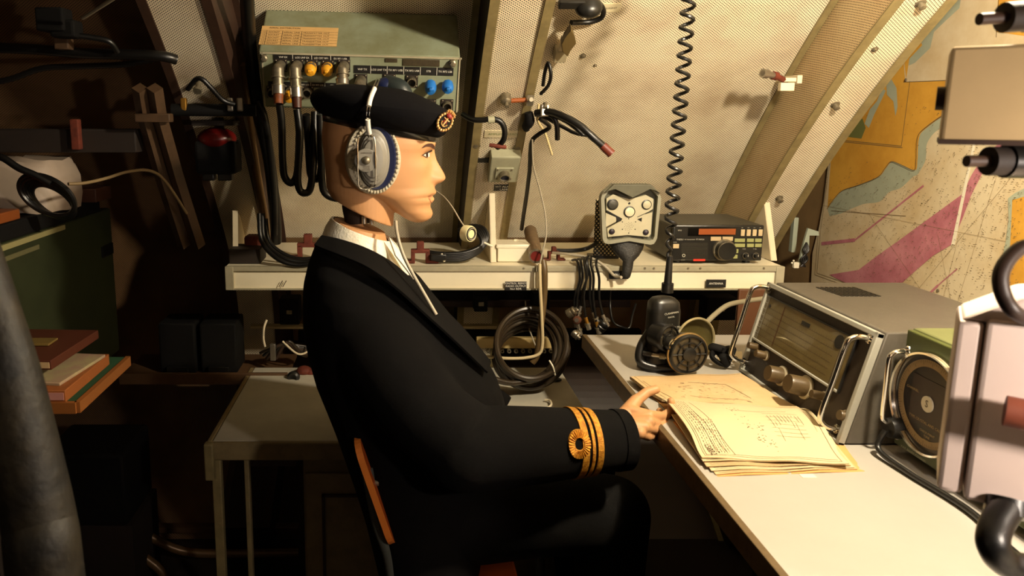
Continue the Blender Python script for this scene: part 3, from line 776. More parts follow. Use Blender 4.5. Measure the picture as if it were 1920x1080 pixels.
# ================================================================== chair
ply = mat('orange_plywood', (176, 78, 24), .4, noise=.2, nscale=15); plye = mat('plywood_edge', (214, 120, 44), .5)
ch = thing('chair', 'orange plywood chair on grey steel tube that the figure sits on', 'chair', (.08, 1.43, 0))
TL, BR = W(668, 836, 1.235), W(738, 1034, 1.235)
upv = (TL-BR).normalized(); hgt = (TL-BR).length
F = FR(BR, (0, 1, 0), upv)
mb = MB(F); n = 14; w = .345; poly = []
for (cx_, cy_, a0_) in ((.035, .035, 180), (w-.035, .035, 270), (w-.035, hgt-.035, 0), (.035, hgt-.035, 90)):
    for k in range(7): a = math.radians(a0_+90*k/6); poly.append((cx_+.035*math.cos(a), cy_+.035*math.sin(a)))
mb.prism(poly, -.006, .006, ply, msides=plye)
for v in mb.bm.verts:
    l = F.inverted() @ v.co; l.z -= .030*(1-((l.x-w/2)/(w/2))**2)*-1 if False else -.0; 
mb.build('backrest', ch, 'orange plywood backrest')
mb = MB(); mb.box((.10, 1.42, .405), (.26, .28, .014), ply, bev=.006); mb.build('seat', ch)
tubem = mat('grey_tube', (96, 98, 90), .4, .4)
for yy in (1.262, 1.555):
    z0 = BR.z
    mb = MB(); a = W(688, 878, 1.262); b_ = W(735, 1078, 1.262)
    mb.tube(catmull([V(a.x-.0, yy, a.z), V((a.x+b_.x)/2-.004, yy, (a.z+b_.z)/2), V(b_.x, yy, b_.z), V(b_.x+.01, yy, .2), V(b_.x-.06, yy, .012)], 8), .011, tubem, seg=12); mb.build('leg', ch)
    mb = MB(); mb.tube(catmull([V(b_.x+.01, yy, .41), V(.28, yy, .41), V(.31, yy, .38), V(.34, yy, .012)], 6), .011, tubem, seg=12); mb.build('leg', ch)
for py in (905, 1000):
    mb = MB(); p = W(698+(py-905)*.36, py, 1.262); mb.cyl(p+V(0.00, 0, 0), p+V(.012, 0, 0), .006, dnickel, seg=12)
    mb.build('bolt', ch)
# ================================================================== transceiver on the shelf
RY = 1.985
t = thing('radio_transceiver', 'black shortwave transceiver with an orange display and large tuning knob on the shelf', 'radio', W(1345, 490, RY))
F = FR((0, RY, 0), (1, 0, 0), (0, 0, 1))
q = lambda px, py: WP(px, py, F)
x0, x1 = q(1258, 460).x, q(1427, 460).x; z0 = SZ+.008; z1 = q(1340, 421).y
zc = (z0+z1)/2
mb = MB(); mb.box(((x0+x1)/2, RY+.112, zc), (x1-x0, .215, z1-z0), mat('dark_case', (74, 70, 58), .5, noise=.15, nscale=40), bev=.006); mb.build('case', t)
mb = MB(F); mb.box(((x0+x1)/2, zc, .004), (x1-x0-.001, z1-z0-.001, .012), blackp, bev=.003)
def rect(b, px0, py0, px1, py1, m, F, z=.010, th=.002, bev=0):
    a, c = WP(px0, py0, F), WP(px1, py1, F)
    b.box(((a.x+c.x)/2, (a.y+c.y)/2, z+th/2), (abs(c.x-a.x), abs(a.y-c.y), th), m, M=F if b.M == Matrix.Identity(4) else None, bev=bev)
rect(mb, 1288, 425.5, 1378, 441, mat('display_glass', (8, 8, 8), .15), F)
tx = mat('panel_print', (200, 196, 178), .6)
for s_, px, py, sz, al in (('ALL MODE', 1297, 436, .0035, 'CENTER'), ('YAESU', 1266, 448, .0062, 'LEFT'), ('HF TRANSCEIVER', 1281, 448, .0036, 'LEFT'), ('FT-747GX', 1302, 448, .0052, 'LEFT'), ('POWER', 1263, 453, .003, 'CENTER'), ('PHONE', 1278, 486, .003, 'CENTER'), ('MODE', 1392, 465.5, .003, 'CENTER'), ('AF  SQL', 1412, 465.5, .003, 'CENTER'),
    ('LSB', 1388.5, 426, .003, 'CENTER'), ('USB', 1400, 426, .003, 'CENTER'), ('CW', 1411, 426, .003, 'CENTER'), ('AM', 1422, 426, .003, 'CENTER'), ('VFO', 1272, 431, .0055, 'CENTER')):
    p = q(px, py); mb.text(s_, sz, tx, Matrix.Translation((p.x, p.y, .0103)), al)
for k in range(13):
    py = 455+k*2.5; a, b_ = q(1275, py), q(1324, py); mb.box(((a.x+b_.x)/2, a.y, .0105), (b_.x-a.x, .0011, .0016), mat('grille_line', (56, 52, 42), .5))
mb.build('front_panel', t)
mb = MB(); rect(mb, 1307, 427.5, 1375, 438.5, mat('amber_display', (146, 70, 16), .5), F, z=.0122, th=.0008); mb.build('display', t, 'amber display window')
mb = MB(); rect(mb, 1297, 484, 1319, 488, mat('red_badge', (200, 52, 34), .45), F, z=.0105, th=.001); mb.build('badge', t, 'small red badge')
p = q(1354, 467)
mb = MB(F); T = Matrix.Translation((p.x, p.y, .010)); R_ = abs(q(1334, 460).x-p.x)
mb.lathe([(R_*1.02, 0), (R_, .004), (R_*.98, .005)], dnickel, M=T); mb.lathe([(R_*.86, .004), (R_*.84, .022), (R_*.78, .0235), (R_*.2, .0225), (.0005, .0225)], blackp, M=T, seg=40)
mb.lathe([(R_*.845, .021), (R_*.82, .0232), (R_*.80, .0236)], dnickel, M=T, caps=False, seg=40)
mb.build('tuning_knob', t, 'large black tuning knob with a bright rim')
ol = mat('olive_key', (150, 152, 96), .5); pk = mat('beige_key', (198, 176, 136), .5)
for (a, b_, c, d, m) in [(1329, 442.5, 1348, 450, pk), (1351, 442.5, 1370, 450, pk)]+[(1373.5, y, 1392.5, y+6.4, ol) for y in (446, 455.4)]+[(1396.5, y, 1409, y+6.4, ol) for y in (446, 455.4)]+[(1411.5, y, 1423.5, y+6.4, ol) for y in (446, 455.4)]+[(1372, 465.5, 1380, 473, ol), (1371, 476, 1378.5, 483, ol), (1259, 456, 1269.5, 464, pk)]+[(1385.5+11*k, 429, 1391.8+11*k, 441, pk) for k in range(4)]:
    mb = MB(); rect(mb, a, b_, c, d, m, F, z=.010, th=.004, bev=.0008); mb.build('key', t)
for px in (1394, 1413):
    p = q(px, 478); mb = MB(F); T = Matrix.Translation((p.x, p.y, .010)); mb.lathe([(.0085, 0), (.0085, .003), (.0068, .0035), (.0062, .014), (.0005, .0145)], blackp, M=T); mb.lathe([(.0088, .0028), (.0082, .0044), (.0074, .0044)], dnickel, M=T, caps=False)
    mb.box((p.x+.001, p.y+.002, .0247), (.001, .005, .0006), wht); mb.build('small_knob', t)
p = q(1279, 477.5); mb = MB(F); T = Matrix.Translation((p.x, p.y, .010)); mb.lathe([(.0042, 0), (.0042, .002), (.0030, .002), (.0030, .0002)], tx, M=T, caps=False, seg=24); mb.build('phone_jack', t)
for px in (1275, 1405):
    p = q(px, 490); mb = MB(); mb.cyl((p.x, RY+.02, SZ-.001), (p.x, RY+.02, z0+.001), .010, blackp); mb.build('foot', t)

# ================================================================== butterfly-faced unit with rubber funnel
GY = 1.915
t = thing('mask_test_unit', 'grey shield-shaped unit with a butterfly face plate and black rubber funnel below', 'equipment', W(1183, 515, GY))
F = FR((0, GY, 0), (1, 0, .0), (0, 0, 1)); q = lambda px, py: WP(px, py, F)
def pp(L, F=F): return [tuple(WP(a, b, F)[:2]) for a, b in L]
gm = mat('unit_grey_rim', (150, 148, 128), .45, noise=.1, nscale=30); gd = mat('unit_dark_hood', (92, 90, 70), .5, noise=.2, nscale=30); gf = mat('unit_face_beige', (196, 188, 158), .45, noise=.08, nscale=40)
outer = pp([(1149, 345), (1218, 345), (1237, 363), (1240, 372), (1232, 448), (1227, 457), (1220, 459), (1180, 452), (1142, 458), (1134, 456), (1130, 449), (1127, 372), (1130, 362)])
inner = pp([(1147, 352), (1157, 353), (1183, 369), (1212, 353), (1219, 352), (1234, 368), (1227, 446), (1222, 452), (1180, 446), (1142, 451), (1138, 447), (1133, 370)])
mb = MB(F)
ocx = sum(p[0] for p in outer)/len(outer); ocy = sum(p[1] for p in outer)/len(outer)
mb.loft([[(ocx+.012+(x-ocx)*.74, ocy+(y-ocy)*.74, -.075) for x, y in outer], [(x, y, -.02) for x, y in outer]], gd, smooth=False)
n = len(outer)
mb.build('housing', t)
# raised rim: quads between the outer outline and the inner one
mb = MB(F)
import bisect
def ring_between(mb, A, B, z0, z1, m, N=72):
    def resamp(P):
        cx = sum(p[0] for p in P)/len(P); cy = sum(p[1] for p in P)/len(P); out = []
        for k in range(N):
            a = 2*math.pi*k/N; d = (math.cos(a), math.sin(a)); best = 0
            for i in range(len(P)):
                p, r = P[i], P[(i+1) % len(P)]; ex, ey = r[0]-p[0], r[1]-p[1]; det = d[0]*(-ey)+ex*d[1]
                if abs(det) < 1e-12: continue
                wx, wy = p[0]-cx, p[1]-cy; tt_ = (wx*(-ey)+ex*wy)/det; u = (d[0]*wy-d[1]*wx)/det
                if tt_ > 0 and -1e-6 <= u <= 1+1e-6: best = max(best, tt_)
            out.append((cx+d[0]*best, cy+d[1]*best))
        return out
    a, b = resamp(A), resamp(B)
    mb.loft([[(x, y, z0) for x, y in a], [(x, y, z1) for x, y in a], [(x, y, z1) for x, y in b], [(x, y, z0) for x, y in b]], m, smooth=False, loop=True)
ring_between(mb, outer, inner, -.022, 0, gm); mb.build('rim', t, 'pale grey raised rim')
mb = MB(F); hood = pp([(1149, 345), (1218, 345), (1237, 363), (1216, 352), (1184, 371), (1152, 352), (1131, 362)]); mb.prism(hood, -.01, .012, gd, bev=.002); mb.build('hood', t, 'darker grey notched hood')
mb = MB(F)
mb.prism(pp([(1139, 373), (1152, 365), (1182, 375), (1213, 366), (1228, 374), (1227, 393), (1203, 407), (1226, 398), (1223, 440), (1219, 446), (1180, 441), (1142, 446), (1140, 429), (1168, 415), (1139, 396)]), -.018, -.010, gf, bev=.001)
mb.prism(pp([(1138, 400), (1158, 409), (1157, 417), (1138, 427)]), -.018, -.010, gf)
tri = lambda L: mb.prism(pp(L), -.0105, -.0095, blackp)
tri([(1140, 395), (1169, 411), (1166, 416), (1158, 416), (1157, 408), (1140, 399)]); tri([(1197, 412), (1206, 409), (1205, 417)]); 
a, b_ = q(1140, 427), q(1166, 415); mb.line2(a, b_, .0012, ink, Matrix.Identity(4), -.0094); a, b_ = q(1197, 408), q(1226, 395); mb.line2(a, b_, .0016, blackp, Matrix.Identity(4), -.0094)
for k in range(26):
    r = .003*math.sqrt(k+.3)*.85; a = k*2.4; p = q(1181, 426); mb.lathe([(.0007, -.0102), (.0007, -.0094)], blackp, M=Matrix.Translation((p.x+r*math.cos(a), p.y+r*math.sin(a), 0)), seg=6)
for px, py in ((1182, 382), (1181, 411), (1169, 417), (1194, 417), (1169, 431), (1193, 431), (1181, 438)):
    p = q(px, py); mb.lathe([(.0014 if py > 390 else .003, -.0102), (.0014 if py > 390 else .003, -.0092)], blackp, M=Matrix.Translation((p.x, p.y, 0)), seg=12)
mb.build('face_plate', t, 'beige butterfly-shaped face plate')
for px, py, r, ms, nm in ((1150.5, 384, .0145, (blackp, mat('charcoal_cap', (60, 58, 50), .5)), 'cap'), (1214.5, 384.5, .0128, (blackp, gf), 'cap'), (1182, 398, .0148, (blackp, mat('lamp_lens', (225, 212, 180), .2)), 'lens'), (1149, 435, .0075, (blackp, mat('violet_cap', (40, 30, 44), .5)), 'cap'), (1213, 436.5, .0075, (blackp, mat('violet_cap', (40, 30, 44), .5)), 'cap')):
    p = q(px, py); mb = MB(F); T = Matrix.Translation((p.x, p.y, -.010)); mb.lathe([(r, 0), (r, .0025), (r*.86, .003)], ms[0], M=T); mb.lathe([(r*.83, .002), (r*.80, .005), (r*.5, .0062), (.0005, .0066)], ms[1], M=T); mb.build(nm, t)
mb = MB(F); rub = mat('funnel_rubber', (34, 31, 25), .6, bump=.4, nscale=60, rgb2=(26, 24, 20))
def fring2(pxl, pxr, py, d, zc_, n=28):
    a, b_ = q(pxl, py), q(pxr, py); c = (a+b_)/2; w = (b_.x-a.x)/2
    return [(c.x+w*math.cos(2*math.pi*k/n), c.y, zc_+d*math.sin(2*math.pi*k/n)) for k in range(n)]
mb.loft([fring2(1140, 1222, 447, .022, -.035), fring2(1146, 1216, 458, .024, -.032), fring2(1152, 1211, 470, .024, -.026), fring2(1160, 1202, 481, .022, -.018), fring2(1170, 1190, 491, .012, -.010), fring2(1168, 1187, 503, .010, -.004), fring2(1166, 1183, 516, .009, -.002), fring2(1168, 1181, 521, .006, -.002)], rub); mb.build('rubber_funnel', t, 'black rubber funnel')
mb = MB(); mb.box(((outer[0][0]+outer[1][0])/2+.03, (GY+.075+2.2)/2, (outer[0][1]-.09)), (.04, 2.2-GY-.075, .03), gd); mb.build('mounting_arm', t)

# perforated guard and radio handset cradle beside it
t = thing('perforated_guard', 'small black perforated metal guard on the left of the shield-shaped unit', 'guard', W(1140, 490, 2.0))
pm = perf('perforated_black_guard', (14, 12, 10), (214, 196, 150), a=.0105, b=.0060, r=.0024, stain=(14, 12, 10))
F = FR(W(1112, 480, 2.06), (1, -.15, 0), (0, 0, 1)); L = [WP(a, b, F) for a, b in ((1112, 480), (1160, 482), (1190, 470), (1190, 420), (1140, 372), (1117, 374))]
mb = MB(); mb.add([F @ Vector((p.x, p.y, 0)) for p in L], [tuple(range(6))], pm, uvs=[(p.x, p.y) for p in L])
mb.add([F @ Vector((p.x, p.y, -.0015)) for p in L], [tuple(range(5, -1, -1))], pm, uvs=[(p.x, p.y) for p in L]); mb.build('sheet', t)
mb = MB(); p = F @ Vector((L[0].x, L[0].y, 0)); mb.box((p.x+.03, p.y+.01, SZ+.004), (.08, .04, .008), blackp); mb.build('foot_plate', t)

# ================================================================== grey communications receiver
O = V(.749, 1.551, DESKZ+.002)
UX = V(0, -1, 0); UY = V(.046, 0, .190)
F = FR(O, UX, UY); Wd = 1.551-1.184; Hh = UY.length
t = thing('communications_receiver', 'large grey rack receiver with wide tuning dial and two chrome handles on the desk', 'receiver', M=F)
gcase = mat('receiver_grey_case', (88, 82, 72), .38, noise=.12, nscale=25, bump=.15); gtrim = mat('receiver_trim', (160, 158, 146), .4)
q = lambda px, py: WP(px, py, F)
mb = MB()
prof = [(0, 0), (.049, .196), (.32, .196), (.32, 0)]
mb.prism([(O.x+.003+a, O.z+b) for a, b in prof], 0, Wd, gcase, M=FR((0, 1.551, 0), (1, 0, 0), (0, 0, 1)), bev=.003)
mb.build('case', t)
# ventilation slots in the lid: dark raised louvres
mb = MB(); FT = FR((0, 0, O.z+.1962), (1, 0, 0), (0, 1, 0))
for j in range(6):
    for i in range(9):
        a = WP(1535+i*8.5+j*8.6, 540+j*2.9, FT); mb.box((a.x, a.y, .0004), (.0055, .011, .0012), blackp, M=FT)
mb.build('vent_grille', t, 'black vent slots in the lid')
mb = MB()
def bar(u0, v0, u1, v1, m, th, z=0, b=None, bev=.0015): (b or mb).box(((u0+u1)/2, (v0+v1)/2, z+th/2), (u1-u0, v1-v0, th), m, M=F, bev=bev)
e = .009
bar(-.004, -.002, e-.004, Hh+.004, gtrim, .012); bar(Wd-e+.004, -.002, Wd+.004, Hh+.004, gtrim, .012); bar(-.004, Hh-e+.004, Wd+.004, Hh+.004, gtrim, .012); bar(-.004, -.002, Wd+.004, .004, gtrim, .012)
mb.build('bezel', t, 'pale grey bezel')
mb = MB(); bar(e-.004, .002, Wd-e+.004, Hh-e+.004, mat('panel_brown_black', (38, 29, 20), .5), .004)
mb.build('front_panel', t)
c = [q(*z_) for z_ in ((1441, 553), (1612, 640), (1598, 755), (1422, 628))]
u0 = c[0].x; u1 = c[1].x; v1 = (c[0].y+c[1].y)/2; v0 = (c[2].y+c[3].y)/2
mb = MB()
dialm = mat('dial_olive_glass', (104, 90, 54), .3, coat=.5, noise=.08, nscale=20)
bar(u0, v0, u1, v1, dialm, .003, .004, bev=0)
for k in range(6):
    v = v0+(v1-v0)*(.12+.13*k); mb.line2((u0+.01, v), (u1-.045, v), .0007, ink, F, .0072)
    for j in range(34): 
        u = u0+.012+j*(u1-u0-.06)/34; mb.line2((u, v), (u, v+.003+.002*(j % 5 == 0)), .0005, ink, F, .0072)
sL, sR = u0+(u1-u0)*.27, 0
mb.line2((sL, v0+.004), (sL, v1-.004), .0016, mat('red_pointer', (80, 24, 14), .5), F, .0074)
p = q(1450, 575); mb.lathe([(.0035, 0), (.0035, .001)], blackp, M=F @ Matrix.Translation((p.x, p.y, .007)), seg=16)
a, b_ = q(1509, 604), q(1527, 615); mb.box(((a.x+b_.x)/2, (a.y+b_.y)/2, .0078), (.028, .0075, .0012), blackp, M=F, bev=.003)
p = q(1581, 643); mb.lathe([(.0125, 0), (.0125, .001)], blackp, M=F @ Matrix.Translation((p.x, p.y, .007)), seg=24)
us = u1-.030
mb.line2((us, v0+.004), (us, v1-.004), .0016, ink, F, .0074)
for k in range(7): 
    v = v0+(v1-v0)*(.1+.12*k); mb.line2((us+.004, v), (us+.016, v), .0010, ink, F, .0074)
dl = mb.build('tuning_dial', t, 'wide olive tuning scale behind glass')
mb = MB()
bar(u0, v0-.005, u1, v0, gtrim, .006, .004); bar(u0, v1, u1, v1+.003, blackp, .005, .004); bar(u1, v0-.005, u1+.003, v1+.003, blackp, .005, .004); bar(u0-.003, v0-.005, u0, v1+.003, blackp, .005, .004)
mb.build('dial_frame', t)
mb = MB(); um = .004
for k in range(8):
    v = v0+(v1-v0)*k/7; mb.line2((um, v), (um+.014, v), .0012, gtrim, F, .0080)
mb.line2((um, v0), (um, v1), .0016, gtrim, F, .0080); mb.line2((um+.014, v0), (um+.014, v1), .0016, gtrim, F, .0080)
mb.build('signal_scale', t, 'narrow ladder-shaped scale')
kb = mat('knob_tan_brown', (84, 68, 44), .35, noise=.08, nscale=30); skirt = mat('knob_skirt', (170, 160, 136), .4)
for px, py, r, L, nm in ((1425, 652, .0075, .022, 'small_knob'), (1441, 668, .0085, .024, 'small_knob'), (1470, 706, .0165, .030, 'band_knob'), (1515, 727, .0185, .036, 'tuning_knob'), (1551, 745, .0080, .026, 'small_knob'), (1592, 782, .0090, .014, 'small_knob')):
    p = q(px, py); mb = MB(F @ Matrix.Translation((p.x, p.y, .004)))
    mb.lathe([(r*1.22, 0), (r*1.22, .003), (r, .0045)], skirt if r > .0075 else kb, seg=36); mb.lathe([(r, .004), (r*.95, L*.9), (r*.88, L), (.0005, L)], kb, seg=36)
    mb.build(nm, t)
def dhandle(name, ua, va, vb, out, r, parent, F, m=chrome):
    mb = MB(); k = out*.42
    P = [(ua, vb, .004), (ua, vb, out-k), (ua, vb-k*.3, out-k*.3), (ua, vb-k, out), (ua, (va+vb)/2, out), (ua, va+k, out), (ua, va+k*.3, out-k*.3), (ua, va, out-k), (ua, va, .004)]
    mb.tube(catmull([F @ Vector(p) for p in P], 6), r, m, seg=14)
    for v in (va, vb): mb.lathe([(r*1.7, 0), (r*1.7, .002), (r*1.2, .003)], m, M=F @ Matrix.Translation((ua, v, .010)), seg=20)
    return mb.build(name, parent)
dhandle('handle', .006, .020, Hh-.008, .045, .0048, t, F); dhandle('handle', Wd-.013, .020, Hh-.012, .045, .0048, t, F)
for a, b_ in ((.03, .02), (.03, Wd-.02), (.28, .02), (.28, Wd-.02)):
    mb = MB(); mb.cyl((O.x+a, 1.551-b_, DESKZ-.0005), (O.x+a, 1.551-b_, O.z+.002), .009, blackp); mb.build('foot', t)

# ================================================================== green crystal-calibrated instrument
G = FR(V(.825, 1.160, DESKZ+.0135), (0, -1, 0), (0, 0, 1)); q = lambda px, py: WP(px, py, G)
gh = .200; gw = .34
t = thing('green_instrument', 'olive green receiver with a round chrome dial standing on the desk beside the grey receiver', 'receiver', M=G)
gr = mat('instrument_green', (74, 80, 36), .42, noise=.12, nscale=18); grl = mat('instrument_green_lid', (104, 108, 66), .45, noise=.1, nscale=18)
mb = MB(G); mb.box((gw/2, gh/2, -.13), (gw, gh, .26), grl, bev=.004); mb.build('case', t)
mb = MB(G); mb.box((gw/2, gh/2, .003), (gw, gh-.006, .010), gr, bev=.002); mb.build('front_panel', t)
mb = MB(G); mb.box((gw/2, gh-.004, -.004), (gw, .005, .004), blackp); mb.build('lid_seam', t)
cpt = q(1756, 758); r = .0795
T = G @ Matrix.Translation((cpt.x, cpt.y, .008))
mb = MB(); mb.lathe([(r*1.02, 0), (r*1.03, .008), (r, .013), (r*.96, .012), (r*.94, .004)], chrome, M=T, seg=64, caps=False); mb.build('chrome_ring', t)
mb = MB(); mb.lathe([(r*.95, .001), (r*.95, .004), (.0005, .004)], mat('dial_black', (20, 13, 11), .3), M=T, seg=64)
mb.lathe([(r*.86, .0042), (r*.86, .0052), (r*.72, .0052), (r*.72, .0042)], mat('scale_tan', (128, 104, 66), .5), M=T, seg=64, caps=False)
for k in range(100):
    a = 2*math.pi*k/100; r1 = r*(.80 if k % 5 else .75); mb.line2((r1*math.cos(a), r1*math.sin(a)), (r*.85*math.cos(a), r*.85*math.sin(a)), .0006, ink, T, .0055)
mb.lathe([(.012, .004), (.012, .006), (.0005, .0062)], mat('centre_boss', (188, 180, 158), .4), M=T, seg=32)
mb.box((-r*.02, -r*.0, .0045), (r*.95, r*.95, .0006), mat('dial_brown', (34, 18, 14), .45), M=T)
mb.lathe([(.0125, .005), (.0125, .007), (.0005, .0072)], mat('centre_boss', (188, 180, 158), .4), M=T, seg=32)
mb.text('S', .016, ink, T @ Matrix.Translation((0, 0, .0074)))
pt = mat('dim_print', (150, 128, 84), .6)
mb.text('TYPE CRYSTAL AND CALIB', .0062, pt, T @ Matrix.Translation((0, -.031, .0055))); mb.text('CHANNEL', .006, pt, T @ Matrix.Translation((-.036, .012, .0055)))
for k, s_ in enumerate(('CHECK POINT', 'TUNE', 'READ')): mb.text(s_, .005, pt, T @ Matrix.Translation((.006, -.045-.006*k, .0055)))
mb.build('round_dial', t, 'black round dial with a tan scale ring')
dhandle('handle', -.006+.012, .040, gh-.038, .036, .0042, t, G)
for px, py in ((1696, 652), (1706, 650), (1684, 815)):
    p = q(px, py); mb = MB(G); mb.lathe([(.0048, .006), (.0044, .010), (.002, .0125), (.0005, .0127)], chrome, M=Matrix.Translation((max(p.x, .008), p.y, 0)), seg=16); mb.build('screw', t)
mb = MB(G); p = q(1722, 868)
for k, (s_, z_) in enumerate((('EDDYSTONE', .0085), ('TYPE SIGNAL RECEIVER', .0055), ('SERIAL No 42', .005), ('CALIBRATED', .005), ('V.H.F. BANDS COVERED', .0055))):
    mb.text(s_, z_, mat('pale_print', (200, 196, 160), .6), Matrix.Translation((cpt.x-.025, .040-.0085*k, .0083)))
mb.box((cpt.x-.025, .0145-.0005, .0082), (.03, .005, .0004), mat('grey_patch', (130, 128, 106), .6)) if False else None
mb.build('lettering', t)
p = q(1688, 845); mb = MB(G); mb.lathe([(.017, .006), (.0185, .012), (.016, .028), (.0005, .029)], blackp, M=Matrix.Translation((max(p.x, .012), .034, 0)), seg=24); mb.build('side_knob', t, 'black knob at the lower corner')
p = q(1790, 865); mb = MB(G); mb.lathe([(.012, .006), (.011, .018), (.0005, .019)], mat('pinkish_knob', (214, 176, 140), .4), M=Matrix.Translation((p.x+.012, .030, 0)), seg=24); mb.build('selector_knob', t)
for a, b_ in ((.03, -.03), (.31, -.03), (.03, -.22), (.31, -.22)):
    mb = MB(G); mb.cyl((a, -.0125, b_), (a, .001, b_), .010, blackp); mb.build('foot', t)
cable('black_power_cable', [G @ V(.014, .030, .034), G @ V(.02, .0, .045), G @ V(.09, -.0065, .040), G @ V(.20, -.0065, .03), G @ V(.33, -.0065, .05), V(.80, .62, DESKZ+.0055), V(.84, .50, DESKZ+.0055)], .0045, blackp, 'thick black cable along the foot of the green receiver')

# ================================================================== stack of papers
pap = mat('aged_paper', (204, 176, 130), .75, noise=.08, nscale=10, rgb2=(194, 162, 114)); paplight = mat('pale_paper', (208, 188, 146), .75)
cov = mat('buff_folder', (214, 158, 92), .7, noise=.1, nscale=12); edge_dark = mat('folder_dark_edge', (92, 52, 26), .8)
t = thing('open_logbook', 'open wad of yellowed circuit diagram sheets lying on the desk under the hand', 'papers', WZ(1400, 800, DESKZ))
def sheet(rows, th, m, parent, name, z_extra=0, nv=10):
    """rows: list of (pxL,pyL,pxR,pyR,z) from far to near"""
    Lc = catmull([WZ(a, b, DESKZ+z+z_extra) for a, b, c, d, z in rows], 5); Rc = catmull([WZ(c, d, DESKZ+z+z_extra) for a, b, c, d, z in rows], 5)
    g = [[L.lerp(R, j/nv)+V(0, 0, .0012*math.sin(j*1.3+i*.5)) for j in range(nv+1)] for i, (L, R) in enumerate(zip(Lc, Rc))]
    mb = MB(); n = len(g); w = nv+1
    vs = [p for r in g for p in r]+[p-V(0, 0, th) for r in g for p in r]; k = n*w
    fs = [(i*w+j, (i+1)*w+j, (i+1)*w+j+1, i*w+j+1) for i in range(n-1) for j in range(nv)]
    fs += [tuple(k+x for x in reversed(f)) for f in fs]
    bd = [(i*w, (i+1)*w) for i in range(n-1)]+[((n-1)*w+j, (n-1)*w+j+1) for j in range(nv)]+[(i*w+nv, (i-1)*w+nv) for i in range(n-1, 0, -1)]+[(j+1, j) for j in range(nv)]
    fs += [(a, k+a, k+b, b) for a, b in bd]
    mb.add(vs, fs, m, True)
    def at(u, v): # u 0..1 left-right, v 0..1 far-near
        x, y = u*nv, v*(n-1); i, j = min(int(y), n-2), min(int(x), nv-1); a, b = y-i, x-j
        return g[i][j]*(1-a)*(1-b)+g[i+1][j]*a*(1-b)+g[i][j+1]*(1-a)*b+g[i+1][j+1]*a*b+V(0, 0, .0004)
    return mb, at
def pline(mb, at, a, b, w, m, n=6):
    a, b = Vector(a), Vector(b); d = b-a; L = d.length
    pts = [at(*(a+d*k/n)) for k in range(n+1)]
    tdir = (pts[-1]-pts[0]).normalized(); nn = tdir.cross(V(0, 0, 1)).normalized()*w/2
    mb.add([p-nn for p in pts]+[p+nn for p in pts], [(i, n+1+i, n+2+i, i+1) for i in range(n)], m)
far = [(1181, 706, 1388, 700, .012), (1197, 718, 1425, 722, .016), (1222, 735, 1468, 748, .014), (1241, 748, 1500, 766, .011)]
near = [(1241, 748, 1500, 766, .0125), (1254, 757, 1519, 770, .024), (1276, 782, 1541, 792, .030), (1294, 812, 1556, 820, .024), (1306, 838, 1572, 846, .017), (1316, 857, 1592, 869, .013)]
mb, at = sheet([(1262, 790, 1560, 800, .001), (1300, 840, 1590, 845, .001), (1342, 893, 1622, 883, .001)], .0012, cov, t, 'c'); 
mb.build('folder_cover', t, 'orange buff folder cover')
mb, at = sheet([(1195, 722, 1400, 716, .0008), (1240, 760, 1480, 755, .0008), (1300, 830, 1600, 850, .0008)], .0007, cov, t, 'c'); mb.build('folder_back', t)
for k, (dxl, dyl, dxr, dyr, z) in enumerate(((26, 31, 26, 10, .003), (18, 24, 20, 7, .005), (9, 16, 14, 3, .0075), (2, 6, -12, -3, .0105))):
    rows = [(1258+dxl*.4, 775+dyl*.3, 1530, 785, z), (1285+dxl*.8, 815+dyl*.7, 1565, 830, z), (1316+dxl, 857+dyl, 1582+dxr, 868+dyr, z)]
    mb, at = sheet(rows, .0012, paplight if k % 2 else pap, t, 'p')
    for v in (.93, .97): pline(mb, at, (.03, v), (.97, v), .0006, ink)
    if k == 1:
        for j in range(12): pline(mb, at, (.15+.012*j, .90), (.155+.012*j, .905), .001, ink, 1)
    mb.build('loose_sheet', t)
rnd = random.Random(3)
mb, at = sheet(far, .006, pap, t, 'f')
pline(mb, at, (.035, .03), (.035, .97), .0007, ink, 12); pline(mb, at, (.03, .04), (.98, .05), .0007, ink, 12); pline(mb, at, (.06, .25), (.09, .95), .0009, ink, 10)
pline(mb, at, (.42, .30), (.72, .32), .0011, ink, 6); pline(mb, at, (.72, .32), (.74, .72), .0009, ink, 6); pline(mb, at, (.30, .75), (.70, .8), .0007, ink, 6)
for k in range(70):
    u, v = rnd.uniform(.18, .75), rnd.uniform(.3, .85); pline(mb, at, (u, v), (u+rnd.uniform(.004, .03), v+rnd.uniform(-.01, .02)), .0008, ink, 1)
mb.build('far_page', t, 'far page with a faint circuit diagram')
mb, at = sheet(near, .0022, paplight, t, 'n')
for a, b_ in (((.03, .05), (.03, .95)), ((.045, .05), (.045, .93)), ((.03, .95), (.97, .955)), ((.045, .92), (.95, .925)), ((.965, .15), (.965, .95)), ((.17, .12), (.245, .92)), ((.045, .55), (.22, .56)), ((.13, .30), (.20, .9)), ((.10, .30), (.14, .9))):
    pline(mb, at, a, b_, .0007, ink, 14)
for r_ in range(9):
    u = .055+r_*.018; v = .12 if r_ < 5 else .42
    while v < .88:
        dv = rnd.uniform(.008, .03); pline(mb, at, (u+v*.02, v), (u+(v+dv)*.02, v+dv), .0009, ink, 1); v += dv+rnd.uniform(.006, .02)
for k in range(64):
    u, v = rnd.choice(((.42, .30), (.45, .45), (.52, .50), (.50, .66), (.56, .72)))
    u += rnd.gauss(0, .018); v += rnd.gauss(0, .045); pline(mb, at, (u, v), (u+rnd.uniform(.004, .016), v+rnd.uniform(-.01, .012)), .0009, ink, 1)
for k in range(7): pline(mb, at, (.62, .30+.05*k), (.86, .31+.05*k), .0006, ink, 4)
